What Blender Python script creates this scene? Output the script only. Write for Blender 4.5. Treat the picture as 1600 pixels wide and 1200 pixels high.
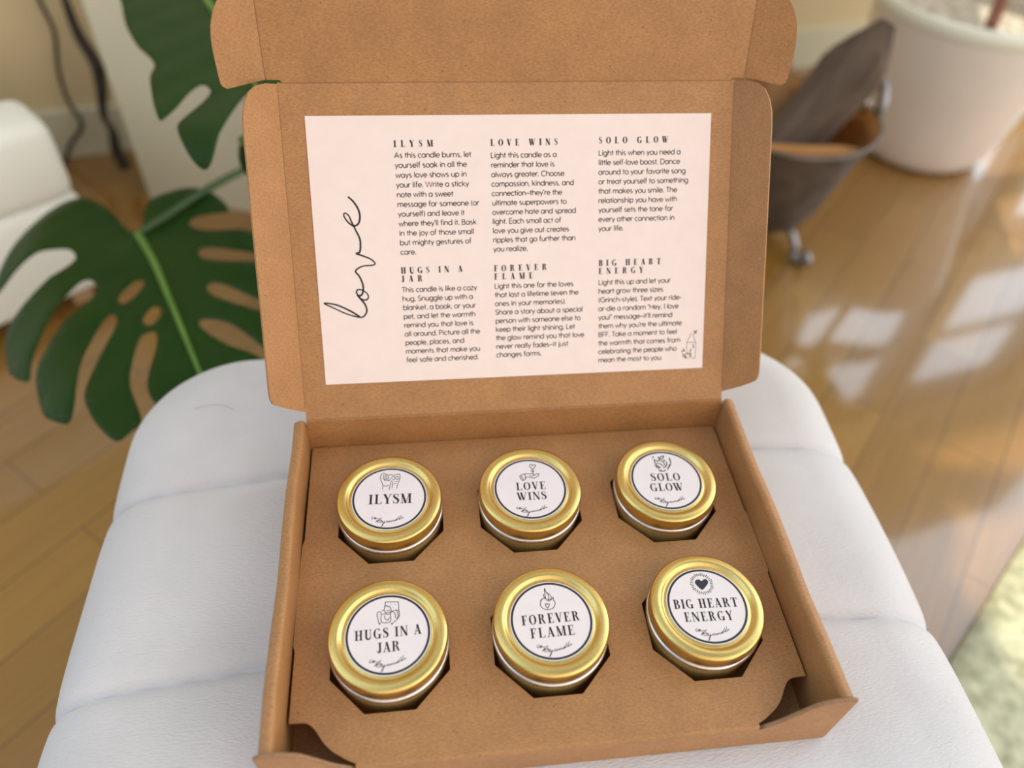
import bpy, bmesh, math, random
from mathutils import Vector, Matrix, noise
from mathutils.geometry import tessellate_polygon, delaunay_2d_cdt
PI = math.pi
for o in list(bpy.data.objects): bpy.data.objects.remove(o)
SC = bpy.context.scene
COL = SC.collection

# ------------------------------------------------------------------ camera
# Units are metres.  z = 0 is the ottoman top, the floor is at z = FLOOR.
FLOOR = -0.42
cam_data = bpy.data.cameras.new('camera')
cam = bpy.data.objects.new('camera', cam_data); COL.objects.link(cam)
PITCH, YAW, ROLL = math.radians(46.70), math.radians(-8.94), math.radians(3.77)
cp, sp, cy_, sy_ = math.cos(PITCH), math.sin(PITCH), math.cos(YAW), math.sin(YAW)
Rz = Matrix(((cy_, -sy_, 0), (sy_, cy_, 0), (0, 0, 1)))
f_ = Rz @ Vector((0, cp, -sp)); r_ = Rz @ Vector((1, 0, 0)); u_ = Rz @ Vector((0, sp, cp))
cr_, sr_ = math.cos(ROLL), math.sin(ROLL)
R_ = cr_*r_ + sr_*u_; U_ = -sr_*r_ + cr_*u_
M3 = Matrix((R_, U_, -f_)).transposed()
cam.matrix_world = Matrix.Translation((-0.05864, -0.12778, 0.43382)) @ M3.to_4x4()
cam_data.sensor_width = 36.0
cam_data.lens = 1193.47/1600*36.0
cam_data.clip_start = 0.02; cam_data.clip_end = 60
cam_data.dof.use_dof = True
cam_data.dof.focus_distance = 0.445
cam_data.dof.aperture_fstop = 3.2
SC.camera = cam
SC.view_settings.view_transform = 'Standard'
SC.view_settings.look = 'None'
SC.view_settings.gamma = 1.0
SC.view_settings.use_curve_mapping = False
SC.view_settings.exposure = 0.0

# ------------------------------------------------------------------ world sky
world = bpy.data.worlds.new('sky'); SC.world = world; world.use_nodes = True
wn = world.node_tree.nodes; wl = world.node_tree.links
wn.clear()
w_out = wn.new('ShaderNodeOutputWorld'); w_bg = wn.new('ShaderNodeBackground')
w_tc = wn.new('ShaderNodeTexCoord')
SUNDIR = Vector((0.40, 0.78, 0.56)).normalized()
def lobe(direction, lo, hi, col):
    d = wn.new('ShaderNodeVectorMath'); d.operation = 'DOT_PRODUCT'; d.inputs[1].default_value = Vector(direction).normalized()
    wl.new(w_tc.outputs['Generated'], d.inputs[0])
    m = wn.new('ShaderNodeMapRange'); m.interpolation_type = 'SMOOTHSTEP'; m.inputs[1].default_value = lo; m.inputs[2].default_value = hi
    wl.new(d.outputs['Value'], m.inputs[0])
    v = wn.new('ShaderNodeVectorMath'); v.operation = 'SCALE'; v.inputs[0].default_value = col; wl.new(m.outputs[0], v.inputs['Scale'])
    return v
def addv(a, b):
    v = wn.new('ShaderNodeVectorMath'); v.operation = 'ADD'; wl.new(a.outputs[0], v.inputs[0]); wl.new(b.outputs[0], v.inputs[1]); return v
acc = lobe((0, 0, 1), -0.3, 1.0, (.24, .27, .31))                       # pale cool zenith
acc = addv(acc, lobe((0, 0, 1), -3.0, -2.0, (.125, .12, .11)))         # even haze all round
acc = addv(acc, lobe((.34, -.86, .26), .30, 1.0, (1.32, 1.06, .88)))     # warm bright evening side
acc = addv(acc, lobe((.95, -.28, .16), .45, 1.0, (1.62, 1.62, 1.55)))     # clear bright sky to the right
acc = addv(acc, lobe((-.75, .45, .50), .30, 1.0, (1.05, 1.42, 1.78)))       # cool open sky on the far left
acc = addv(acc, lobe((.64, .66, .45), .76, .98, (2.9, 3.4, 3.9)))         # bright cool sky beyond the back windows
wl.new(acc.outputs[0], w_bg.inputs[0]); w_bg.inputs[1].default_value = 0.92
wl.new(w_bg.outputs[0], w_out.inputs[0])

# ------------------------------------------------------------------ sun (late sun through the back windows)
sl = bpy.data.lights.new('sun', 'SUN'); sl.energy = 4.5; sl.angle = math.radians(1.2); sl.color = (1.0, 0.86, 0.62)
so = bpy.data.objects.new('sun', sl); COL.objects.link(so)
so.rotation_euler = SUNDIR.to_track_quat('Z', 'Y').to_euler(); so.location = (2, 3, 3)

# ================================================================== helpers
def new_mat(name):
    m = bpy.data.materials.new(name); m.use_nodes = True
    return m, m.node_tree.nodes, m.node_tree.links, m.node_tree.nodes['Principled BSDF']
def plain(name, col, rough=0.6, metal=0.0, emit=None, es=0.0, **kw):
    m, N, L, B = new_mat(name)
    B.inputs['Base Color'].default_value = (*col, 1); B.inputs['Roughness'].default_value = rough
    B.inputs['Metallic'].default_value = metal
    for k, v in kw.items(): B.inputs[k.replace('_', ' ')].default_value = v
    if emit: B.inputs['Emission Color'].default_value = (*emit, 1); B.inputs['Emission Strength'].default_value = es
    return m
def mottled(name, c1, c2, scale=40, rough=0.7, bump=0.0, bscale=300, stretch=(1, 1, 1), metal=0.0, detail=5, **kw):
    m, N, L, B = new_mat(name)
    tc = N.new('ShaderNodeTexCoord'); mp = N.new('ShaderNodeMapping'); mp.inputs['Scale'].default_value = stretch
    nz = N.new('ShaderNodeTexNoise'); nz.inputs['Scale'].default_value = scale; nz.inputs['Detail'].default_value = detail
    cr = N.new('ShaderNodeValToRGB'); cr.color_ramp.elements[0].color = (*c1, 1); cr.color_ramp.elements[1].color = (*c2, 1)
    cr.color_ramp.elements[0].position = 0.3; cr.color_ramp.elements[1].position = 0.7
    L.new(tc.outputs['Object'], mp.inputs[0]); L.new(mp.outputs[0], nz.inputs[0]); L.new(nz.outputs[0], cr.inputs[0])
    L.new(cr.outputs[0], B.inputs['Base Color'])
    B.inputs['Roughness'].default_value = rough; B.inputs['Metallic'].default_value = metal
    for k, v in kw.items(): B.inputs[k.replace('_', ' ')].default_value = v
    if bump:
        n2 = N.new('ShaderNodeTexNoise'); n2.inputs['Scale'].default_value = bscale; n2.inputs['Detail'].default_value = 4
        b = N.new('ShaderNodeBump'); b.inputs['Strength'].default_value = bump; b.inputs['Distance'].default_value = 0.001
        L.new(mp.outputs[0], n2.inputs[0]); L.new(n2.outputs[0], b.inputs['Height']); L.new(b.outputs[0], B.inputs['Normal'])
    return m

def finish(name, verts, faces, mat, parent=None, smooth=False):
    me = bpy.data.meshes.new(name); me.from_pydata([tuple(v) for v in verts], [], faces); me.update()
    if smooth: me.polygons.foreach_set('use_smooth', [True]*len(me.polygons))
    if mat: me.materials.append(mat)
    o = bpy.data.objects.new(name, me); COL.objects.link(o)
    if parent: o.parent = parent
    return o
def finish_bm(name, bm, mat, parent=None, smooth=False):
    me = bpy.data.meshes.new(name); bmesh.ops.recalc_face_normals(bm, faces=bm.faces); bm.to_mesh(me); bm.free()
    if smooth: me.polygons.foreach_set('use_smooth', [True]*len(me.polygons))
    if mat: me.materials.append(mat)
    o = bpy.data.objects.new(name, me); COL.objects.link(o)
    if parent: o.parent = parent
    return o
def autosmooth(o, ang=40):
    for p in o.data.polygons: p.use_smooth = True
    bm = bmesh.new(); bm.from_mesh(o.data)
    for ed in bm.edges:
        if len(ed.link_faces) == 2 and ed.calc_face_angle(0) > math.radians(ang): ed.smooth = False
    bm.to_mesh(o.data); bm.free(); return o
def thing(name, label, cat, loc=(0, 0, 0), rz=0, group=None):
    o = bpy.data.objects.new(name, None); COL.objects.link(o); o.location = loc; o.rotation_euler = (0, 0, rz)
    o.empty_display_size = 0.02
    o['label'] = label; o['category'] = cat
    if group: o['group'] = group
    return o
def tag(o, label, cat, group=None):
    o['label'] = label; o['category'] = cat
    if group: o['group'] = group
    return o
def struct(o): o['kind'] = 'structure'; return o

def plate_bm(outline, holes, n0, n1, fn=None, bm=None):
    """flat board: outline and holes in (a, b), thickness from n0 to n1, placed in space by fn(a, b, n)"""
    fn = fn or (lambda a, b, n: (a, b, n))
    bm = bm or bmesh.new()
    loops = [outline] + list(holes)
    tess = tessellate_polygon([[Vector((a, b, 0)) for a, b in lp] for lp in loops])
    flat = [q for lp in loops for q in lp]
    top = [bm.verts.new(fn(a, b, n1)) for a, b in flat]; bot = [bm.verts.new(fn(a, b, n0)) for a, b in flat]
    for t in tess:
        try: bm.faces.new([top[i] for i in t]); bm.faces.new([bot[i] for i in reversed(t)])
        except ValueError: pass
    k = 0
    for lp in loops:
        n = len(lp)
        for i in range(n):
            j = (i+1) % n
            bm.faces.new((top[k+i], top[k+j], bot[k+j], bot[k+i]))
        k += n
    return bm
def box_bm(x0, x1, y0, y1, z0, z1, bm=None, bevel=0.0):
    own = bm is None
    b = bmesh.new()
    r = bmesh.ops.create_cube(b, size=1)
    for v in b.verts: v.co = Vector(((x0+x1)/2+v.co.x*(x1-x0), (y0+y1)/2+v.co.y*(y1-y0), (z0+z1)/2+v.co.z*(z1-z0)))
    if bevel: bmesh.ops.bevel(b, geom=b.edges[:], offset=bevel, segments=3, affect='EDGES', profile=0.5)
    if own: return b
    me = bpy.data.meshes.new('t'); b.to_mesh(me); b.free(); bm.from_mesh(me); bpy.data.meshes.remove(me); return bm
def lathe_bm(profile, seg=96, bm=None, close_bottom=False, cx=0, cy=0):
    bm = bm or bmesh.new(); rings = []
    for r, z in profile:
        if r < 1e-6: rings.append([bm.verts.new((cx, cy, z))])
        else: rings.append([bm.verts.new((cx+r*math.cos(2*PI*i/seg), cy+r*math.sin(2*PI*i/seg), z)) for i in range(seg)])
    for a, b in zip(rings, rings[1:]):
        for i in range(seg):
            j = (i+1) % seg
            if len(a) == 1 and len(b) == 1: continue
            if len(a) == 1: bm.faces.new((a[0], b[i], b[j]))
            elif len(b) == 1: bm.faces.new((a[i], b[0], a[j]))
            else: bm.faces.new((a[i], b[i], b[j], a[j]))
    return bm
def arcp(cx, cy, r, a0, a1, n):
    return [(cx+r*math.cos(math.radians(a0+(a1-a0)*i/n)), cy+r*math.sin(math.radians(a0+(a1-a0)*i/n))) for i in range(n+1)]
def catmull(pts, n=6, closed=False):
    P = [Vector(p) for p in pts]; out = []
    m = len(P)
    rng = range(m if closed else m-1)
    for i in rng:
        p0 = P[(i-1) % m] if closed else P[max(i-1, 0)]; p1 = P[i]; p2 = P[(i+1) % m]; p3 = P[(i+2) % m] if closed else P[min(i+2, m-1)]
        for k in range(n):
            t = k/n
            out.append(0.5*((2*p1)+(-p0+p2)*t+(2*p0-5*p1+4*p2-p3)*t*t+(-p0+3*p1-3*p2+p3)*t**3))
    if not closed: out.append(P[-1])
    return out
def tube_bm(pts, rad, seg=8, bm=None, caps=True):
    bm = bm or bmesh.new(); P = [Vector(p) for p in pts]; rings = []
    up = None
    for i, p in enumerate(P):
        t = (P[min(i+1, len(P)-1)]-P[max(i-1, 0)]).normalized()
        if up is None: up = t.orthogonal().normalized()
        up = (up - t*up.dot(t)).normalized(); sd = t.cross(up)
        r = rad(i/(len(P)-1)) if callable(rad) else rad
        rings.append([bm.verts.new(p+(up*math.cos(2*PI*k/seg)+sd*math.sin(2*PI*k/seg))*r) for k in range(seg)])
    for a, b in zip(rings, rings[1:]):
        for k in range(seg): bm.faces.new((a[k], a[(k+1) % seg], b[(k+1) % seg], b[k]))
    if caps: bm.faces.new(list(reversed(rings[0]))); bm.faces.new(rings[-1])
    return bm

# ---------------------------------------------------------------- ink: flat strokes a hair above the paper
class Ink:
    def __init__(s): s.v = []; s.f = []
    def poly(s, pts):
        k = len(s.v); s.v += [(p[0], p[1]) for p in pts]
        for t in tessellate_polygon([[Vector((p[0], p[1], 0)) for p in pts]]): s.f.append(tuple(k+i for i in t))
    def ribbon(s, pts, w, cap=True):
        P = [Vector((p[0], p[1])) for p in pts]; n = len(P)
        if n < 2: return
        W = w if isinstance(w, (list, tuple)) else [w]*n
        k = len(s.v)
        for i in range(n):
            a = P[i]-P[i-1] if i > 0 else P[1]-P[0]; b = P[i+1]-P[i] if i < n-1 else P[-1]-P[-2]
            a = a.normalized() if a.length > 1e-9 else Vector((1, 0)); b = b.normalized() if b.length > 1e-9 else a
            t = a+b
            t = t.normalized() if t.length > 0.3 else b
            nn = Vector((-t.y, t.x)); c = max(0.5, abs(nn.dot(Vector((-b.y, b.x)))))
            d = nn*(W[i]/2/c); s.v.append(tuple(P[i]+d)); s.v.append(tuple(P[i]-d))
        for i in range(n-1): s.f.append((k+2*i, k+2*i+1, k+2*i+3, k+2*i+2))
    def disc(s, c, r, n=10):
        s.poly([(c[0]+r*math.cos(2*PI*i/n), c[1]+r*math.sin(2*PI*i/n)) for i in range(n)])
    def build(s, name, mat, parent, fn):
        fs = []
        for f in s.f:
            ar = 0; m = len(f)
            for i in range(m): a = s.v[f[i]]; b = s.v[f[(i+1) % m]]; ar += a[0]*b[1]-a[1]*b[0]
            fs.append(f if ar > 0 else tuple(reversed(f)))
        return finish(name, [fn(*q) for q in s.v], fs, mat, parent)

def EA(cx, cy, rx, ry, a0, a1, n=12):
    return [(cx+rx*math.cos(math.radians(a0+(a1-a0)*i/n)), cy+ry*math.sin(math.radians(a0+(a1-a0)*i/n))) for i in range(n+1)]
# single-line geometric sans, x-height .5, cap height .72 ; glyph = (advance, [polylines], [dots])
def sans_glyphs():
    G = {}; r = .23; h = .5; c = .26; ci = EA(c, .25, r, .25, 0, 360, 16)
    G['a'] = (.56, [ci, [(.49, .5), (.49, 0)]]); G['b'] = (.56, [EA(.29, .25, r, .25, 0, 360, 16), [(.06, .76), (.06, 0)]])
    G['c'] = (.47, [EA(c, .25, r, .25, 48, 312)]); G['d'] = (.56, [ci, [(.49, .76), (.49, 0)]])
    G['e'] = (.52, [[(.03, .26), (.49, .26)] + EA(c, .25, r, .25, 2, 315)])
    G['f'] = (.30, [EA(.25, .62, .12, .14, 70, 180, 6)+[(.13, 0)], [(.02, .48), (.27, .48)]])
    G['g'] = (.56, [ci, [(.49, .5), (.49, -.02)]+EA(.27, -.02, .22, .19, 0, -150, 8)])
    G['h'] = (.53, [[(.06, .76), (.06, 0)], [(.06, .25)]+EA(.26, .28, .2, .22, 160, 0, 8)+[(.46, 0)]])
    G['i'] = (.17, [[(.085, .5), (.085, 0)]], [(.085, .66)]); G['j'] = (.19, [[(.1, .5), (.1, -.08)]+EA(0, -.08, .1, .12, 0, -80, 4)], [(.1, .66)])
    G['k'] = (.48, [[(.06, .76), (.06, 0)], [(.4, .5), (.07, .2)], [(.18, .3), (.43, 0)]]); G['l'] = (.17, [[(.085, .76), (.085, 0)]])
    G['m'] = (.82, [[(.06, .5), (.06, 0)], [(.06, .25)]+EA(.235, .3, .175, .2, 160, 0, 8)+[(.41, 0)], [(.41, .25)]+EA(.585, .3, .175, .2, 160, 0, 8)+[(.76, 0)]])
    G['n'] = (.53, [[(.06, .5), (.06, 0)], [(.06, .25)]+EA(.26, .28, .2, .22, 160, 0, 8)+[(.46, 0)]])
    G['o'] = (.53, [EA(.265, .25, .235, .25, 0, 360, 16)]); G['p'] = (.56, [EA(.29, .25, r, .25, 0, 360, 16), [(.06, .5), (.06, -.21)]])
    G['q'] = (.56, [ci, [(.49, .5), (.49, -.21)]]); G['r'] = (.32, [[(.06, .5), (.06, 0)], [(.06, .25)]+EA(.24, .3, .18, .2, 160, 60, 5)])
    G['s'] = (.40, [EA(.2, .37, .13, .13, 50, 230, 8)+[(.24, .24)]+EA(.2, .125, .14, .125, 60, -135, 8)])
    G['t'] = (.29, [[(.14, .68), (.14, 0)], [(.01, .48), (.27, .48)]]); G['u'] = (.53, [[(.06, .5), (.06, .22)]+EA(.26, .22, .2, .22, 180, 340, 8)+[(.46, .25)], [(.46, .5), (.46, 0)]])
    G['v'] = (.46, [[(.03, .5), (.23, 0), (.43, .5)]]); G['w'] = (.70, [[(.03, .5), (.19, 0), (.35, .46), (.51, 0), (.67, .5)]])
    G['x'] = (.44, [[(.03, .5), (.4, 0)], [(.4, .5), (.03, 0)]]); G['y'] = (.46, [[(.03, .5), (.24, .02)], [(.43, .5), (.14, -.2)]])
    G['z'] = (.44, [[(.05, .5), (.38, .5), (.04, 0), (.4, 0)]])
    G['A'] = (.68, [[(.03, 0), (.33, .72), (.63, 0)], [(.14, .24), (.52, .24)]]); G['B'] = (.55, [[(.07, .72), (.07, 0), (.3, 0)]+EA(.3, .19, .18, .19, -90, 90, 8)+[(.07, .39)], [(.07, .72), (.27, .72)]+EA(.27, .555, .155, .165, 90, -90, 8)])
    G['C'] = (.66, [EA(.38, .36, .34, .36, 48, 312)]); G['D'] = (.66, [[(.07, 0), (.07, .72), (.26, .72)]+EA(.26, .36, .34, .36, 90, -90, 12)+[(.07, 0)]])
    G['E'] = (.5, [[(.44, .72), (.07, .72), (.07, 0), (.44, 0)], [(.07, .37), (.4, .37)]]); G['F'] = (.47, [[(.43, .72), (.07, .72), (.07, 0)], [(.07, .37), (.38, .37)]])
    G['G'] = (.74, [EA(.38, .36, .34, .36, 48, 360)+[(.42, .36)]]); G['H'] = (.66, [[(.07, .72), (.07, 0)], [(.58, .72), (.58, 0)], [(.07, .37), (.58, .37)]])
    G['I'] = (.2, [[(.1, .72), (.1, 0)]]); G['L'] = (.46, [[(.07, .72), (.07, 0), (.42, 0)]])
    G['P'] = (.52, [[(.07, 0), (.07, .72), (.28, .72)]+EA(.28, .53, .18, .19, 90, -90, 8)+[(.07, .34)]])
    G['S'] = (.5, [EA(.25, .54, .18, .18, 40, 240, 10)+[(.3, .35)]+EA(.25, .18, .2, .18, 60, -150, 10)])
    G['T'] = (.5, [[(.02, .72), (.48, .72)], [(.25, .72), (.25, 0)]]); G['W'] = (.98, [[(.03, .72), (.26, 0), (.49, .68), (.72, 0), (.95, .72)]])
    G['.'] = (.17, [], [(.085, .03)]); G[','] = (.17, [[(.1, .06), (.05, -.1)]]); G['('] = (.25, [EA(.3, .3, .22, .46, 125, 235, 6)])
    G[')'] = (.25, [EA(-.05, .3, .22, .46, 55, -55, 6)]); G["'"] = (.13, [[(.07, .74), (.06, .56)]]); G['"'] = (.24, [[(.07, .74), (.05, .56)], [(.17, .74), (.15, .56)]])
    G['!'] = (.18, [[(.09, .72), (.09, .2)]], [(.09, .03)]); G['-'] = (.3, [[(.04, .27), (.26, .27)]]); G['~'] = (.5, [[(.0, .27), (.5, .27)]])
    G[' '] = (.24, [])
    return G
SANS = sans_glyphs()
def sans_line(ink, text, x, y, size, xs=1.0, w=.42, track=.03):
    for ch in text:
        g = SANS[ch]
        for pl in g[1]: ink.ribbon([(x+px*size*xs, y+py*size) for px, py in pl], w)
        for d in (g[2] if len(g) > 2 else []): ink.disc((x+d[0]*size*xs, y+d[1]*size), w*.68, 8)
        x += (g[0]+track)*size*xs
    return x
def sans_width(text, size, track=.03): return sum((SANS[c][0]+track) for c in text)*size - track*size
# high-contrast serif capitals; glyph = (advance, [(points, widths)])
def serif_glyphs(T=.17, hl=.05):
    G = {}
    def st(x, w=T, y0=0, y1=1, b=True, t=True, sw=.11):
        out = [([(x, y0), (x, y1)], w)]
        if b: out.append(([(x-w/2-sw, y0+hl/2), (x+w/2+sw, y0+hl/2)], hl))
        if t: out.append(([(x-w/2-sw, y1-hl/2), (x+w/2+sw, y1-hl/2)], hl))
        return out
    def ln(a, b, w=hl): return [([a, b], w)]
    def sf(x, y, w=.2): return [([(x-w/2, y), (x+w/2, y)], hl)]
    def arc(cx, cy, rx, ry, a0, a1, n=20, t=T):
        pts = EA(cx, cy, rx, ry, a0, a1, n)
        ws = [hl+(t-hl)*abs(math.cos(math.radians(a0+(a1-a0)*i/n)))**1.6 for i in range(n+1)]
        return [(pts, ws)]
    top, bo = 1-hl/2, hl/2
    G['I'] = (.42, st(.21)); G['L'] = (.70, st(.21)+ln((.2, bo), (.64, bo))+[([(.64, 0), (.62, .28)], [.07, .03])])
    G['Y'] = (.74, [([(.12, 1), (.38, .45)], T), ([(.66, 1), (.4, .45)], hl)]+st(.38, T, 0, .5, True, False)+sf(.12, top, .28)+sf(.66, top, .22))
    G['S'] = (.62, [(catmull([(.50, .72), (.46, .90), (.31, .975), (.15, .90), (.12, .76), (.22, .62), (.38, .50), (.50, .36), (.50, .20), (.44, .08), (.30, .025), (.14, .10), (.09, .28)], 3), None)]+ln((.50, 1), (.50, .68), .04)+ln((.09, 0), (.09, .32), .04))
    p = G['S'][1][0][0]; n = len(p)
    G['S'][1][0] = ([tuple(q) for q in p], [.04+(.15)*math.sin(PI*min(1, max(0, (i/(n-1)-.15)/.70)))**1.2 for i in range(n)])
    G['M'] = (.98, st(.14, hl, sw=.09)+[([(.16, 1), (.47, .0)], T)]+ln((.47, .03), (.80, 1))+st(.83, T))
    G['O'] = (.80, arc(.40, .5, .30, .475, 0, 360, 30)); G['V'] = (.74, [([(.14, 1), (.39, .02)], T), ([(.64, 1), (.40, .0)], hl)]+sf(.14, top, .3)+sf(.64, top, .22))
    G['E'] = (.70, st(.21)+ln((.2, top), (.60, top))+[([(.60, 1), (.58, .74)], [.07, .03])]+ln((.2, .51), (.44, .51))+ln((.44, .40), (.44, .62), .04)+ln((.2, bo), (.63, bo))+[([(.63, 0), (.61, .28)], [.07, .03])])
    G['F'] = (.64, st(.21)+ln((.2, top), (.58, top))+[([(.58, 1), (.56, .74)], [.07, .03])]+ln((.2, .51), (.42, .51))+ln((.42, .40), (.42, .62), .04))
    G['W'] = (1.10, [([(.12, 1), (.34, .02)], T), ([(.54, .95), (.36, .0)], hl), ([(.48, 1), (.72, .02)], T), ([(.98, 1), (.74, .0)], hl)]+sf(.12, top, .26)+sf(.48, top, .26)+sf(.98, top, .2))
    G['N'] = (.84, st(.13, hl, sw=.09)+[([(.15, 1), (.70, .0)], T)]+ln((.71, 0), (.71, 1))+sf(.71, top, .22))
    G['G'] = (.82, arc(.40, .5, .30, .475, 48, 318, 26)+st(.64, T*.9, 0, .42, False, True)+ln((.62, 1), (.62, .70), .04))
    G['C'] = (.74, arc(.40, .5, .30, .475, 45, 315, 26)); G['H'] = (.88, st(.21)+st(.67)+ln((.2, .51), (.68, .51)))
    G['U'] = (.82, [([(.20, 1), (.20, .28)], T)]+[(EA(.42, .28, .22, .255, 180, 360, 12), [T*(1-i/12)**.7+hl*(i/12)+.01 for i in range(13)])]+ln((.64, .28), (.64, 1))+sf(.20, top, .34)+sf(.64, top, .22))
    G['J'] = (.54, st(.34, T, .2, 1, False, True)+[(EA(.20, .20, .14, .17, 0, -150, 8), [T*(1-i/8)+hl for i in range(9)])]+ln((.07, .16), (.10, .20), .12))
    G['A'] = (.78, ln((.12, 0), (.38, 1))+[([(.37, 1), (.62, .0)], T)]+ln((.20, .32), (.53, .32))+sf(.12, bo, .22)+sf(.62, bo, .32))
    G['R'] = (.86, st(.21)+ln((.2, top), (.38, top))+arc(.38, .755, .19, .22, 90, -90, 12)+ln((.2, .52), (.40, .52))+[(catmull([(.38, .52), (.50, .45), (.585, .26), (.66, .07), (.80, .03)], 3), None)])
    q = G['R'][1][-1][0]; G['R'][1][-1] = ([tuple(v) for v in q], [hl+T*.62*math.sin(PI*min(1, i/(len(q)-1)*1.05)) for i in range(len(q))])
    G['B'] = (.74, st(.21)+ln((.2, top), (.36, top))+arc(.36, .76, .19, .215, 90, -90, 12)+ln((.2, .53), (.38, .53))+arc(.38, .275, .23, .25, 90, -90, 12)+ln((.2, bo), (.38, bo)))
    G['T'] = (.74, st(.37, T, 0, 1, True, False)+ln((.05, top), (.69, top))+[([(.05, 1), (.07, .74)], [.07, .03]), ([(.69, 1), (.67, .74)], [.07, .03])])
    G[' '] = (.34, [])
    return G
SERIF = serif_glyphs(.17, .05); SERIFB = serif_glyphs(.24, .055)
def serif_line(ink, text, x, y, H, width=None, G=None, center=False, xs=None, track=.06, weight=1.0):
    """cap height H; either xs (glyph stretch) is given and tracking is solved from width, or track is used"""
    G = G or SERIF; xs = xs or 1.0
    nat = sum(G[c][0] for c in text)*H*xs
    if width is not None: tr = (width-nat)/(len(text)-1) if len(text) > 1 else 0
    else: tr = track*H*xs
    W = nat+tr*(len(text)-1)
    if center: x -= W/2
    for ch in text:
        adv, strokes = G[ch]
        for pts, ws in strokes:
            ink.ribbon([(x+a*H*xs, y+b*H) for a, b in pts], [w*H*weight for w in ws] if isinstance(ws, (list, tuple)) else ws*H*weight)
        x += adv*H*xs+tr
    return W

# ================================================================== materials
def kraft_material(name, base, dark):
    m, N, L, B = new_mat(name)
    tc = N.new('ShaderNodeTexCoord')
    mp = N.new('ShaderNodeMapping'); mp.inputs['Scale'].default_value = (0.45, 1.0, 1.0)
    L.new(tc.outputs['Object'], mp.inputs[0])
    n1 = N.new('ShaderNodeTexNoise'); n1.inputs['Scale'].default_value = 1100; n1.inputs['Detail'].default_value = 3
    n2 = N.new('ShaderNodeTexNoise'); n2.inputs['Scale'].default_value = 45; n2.inputs['Detail'].default_value = 4
    L.new(mp.outputs[0], n1.inputs[0]); L.new(tc.outputs['Object'], n2.inputs[0])
    r1 = N.new('ShaderNodeValToRGB'); r1.color_ramp.elements[0].position = .32; r1.color_ramp.elements[1].position = .68
    r1.color_ramp.elements[0].color = (*dark, 1); r1.color_ramp.elements[1].color = (*base, 1)
    L.new(n1.outputs[0], r1.inputs[0])
    r2 = N.new('ShaderNodeValToRGB'); r2.color_ramp.elements[0].position = .3; r2.color_ramp.elements[1].position = .7
    r2.color_ramp.elements[0].color = (.86, .86, .86, 1); r2.color_ramp.elements[1].color = (1, 1, 1, 1)
    L.new(n2.outputs[0], r2.inputs[0])
    mx = N.new('ShaderNodeMixRGB'); mx.blend_type = 'MULTIPLY'; mx.inputs[0].default_value = 1
    L.new(r1.outputs[0], mx.inputs[1]); L.new(r2.outputs[0], mx.inputs[2])
    # sparse dark fibres and pale flecks
    vo = N.new('ShaderNodeTexVoronoi'); vo.inputs['Scale'].default_value = 150; L.new(tc.outputs['Object'], vo.inputs[0])
    lt = N.new('ShaderNodeMath'); lt.operation = 'LESS_THAN'; lt.inputs[1].default_value = .06; L.new(vo.outputs['Distance'], lt.inputs[0])
    sep = N.new('ShaderNodeSeparateColor'); L.new(vo.outputs['Color'], sep.inputs[0])
    gt = N.new('ShaderNodeMath'); gt.operation = 'GREATER_THAN'; gt.inputs[1].default_value = .60; L.new(sep.outputs[0], gt.inputs[0])
    ml = N.new('ShaderNodeMath'); ml.operation = 'MULTIPLY'; L.new(lt.outputs[0], ml.inputs[0]); L.new(gt.outputs[0], ml.inputs[1])
    m2 = N.new('ShaderNodeMixRGB'); m2.inputs[2].default_value = (.13, .065, .03, 1)
    L.new(ml.outputs[0], m2.inputs[0]); L.new(mx.outputs[0], m2.inputs[1]); L.new(m2.outputs[0], B.inputs['Base Color'])
    B.inputs['Roughness'].default_value = .5; B.inputs['Specular IOR Level'].default_value = .4
    b = N.new('ShaderNodeBump'); b.inputs['Strength'].default_value = .12; b.inputs['Distance'].default_value = .0003
    L.new(n1.outputs[0], b.inputs['Height']); L.new(b.outputs[0], B.inputs['Normal'])
    return m
M_KRAFT = kraft_material('kraft_board', (.475, .240, .092), (.365, .175, .063))
M_EDGE = mottled('cut_board_edge', (.22, .12, .06), (.36, .22, .12), scale=900, rough=.8)
M_CARD = mottled('blush_card_stock', (.81, .685, .63), (.84, .715, .66), scale=90, rough=.45)
M_INK = plain('dark_ink', (.018, .012, .016), .55)
M_INK2 = plain('slate_ink', (.022, .02, .03), .5)
M_LABEL = mottled('label_paper', (.79, .72, .71), (.82, .75, .735), scale=120, rough=.42)
M_GOLD = mottled('gold_tin', (.70, .51, .17), (.77, .57, .20), scale=700, rough=.30, metal=1.0)
M_GOLD_SIDE = mottled('gold_lacquered_side', (.60, .38, .12), (.68, .45, .16), scale=500, rough=.46, metal=.55)
M_SILVER = mottled('bare_tin_bead', (.62, .60, .60), (.74, .72, .72), scale=400, rough=.28, metal=1.0)
M_DARKGAP = plain('painted_gap_shade', (.02, .018, .02), .6)  # near-black colour stands in for the shade in the gap under the lid

# ================================================================== mailer box
W, D, H = .2955, .2040, .0524
ZI = .0262
TB = .0016                      # board thickness
WI = .1402                      # inner half width between the rolled side walls
A = math.radians(56.1); CA, SA = math.cos(A), math.sin(A)
LL = .2052; HL = .1392          # lid length and half width
box = thing('mailer_box', 'open brown kraft cardboard mailer box with raised lid, standing on the white ottoman', 'box')
autosmooth(finish_bm('box_floor', box_bm(-.146, .146, .001, D-.002, 0, TB), M_KRAFT, box))
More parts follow.
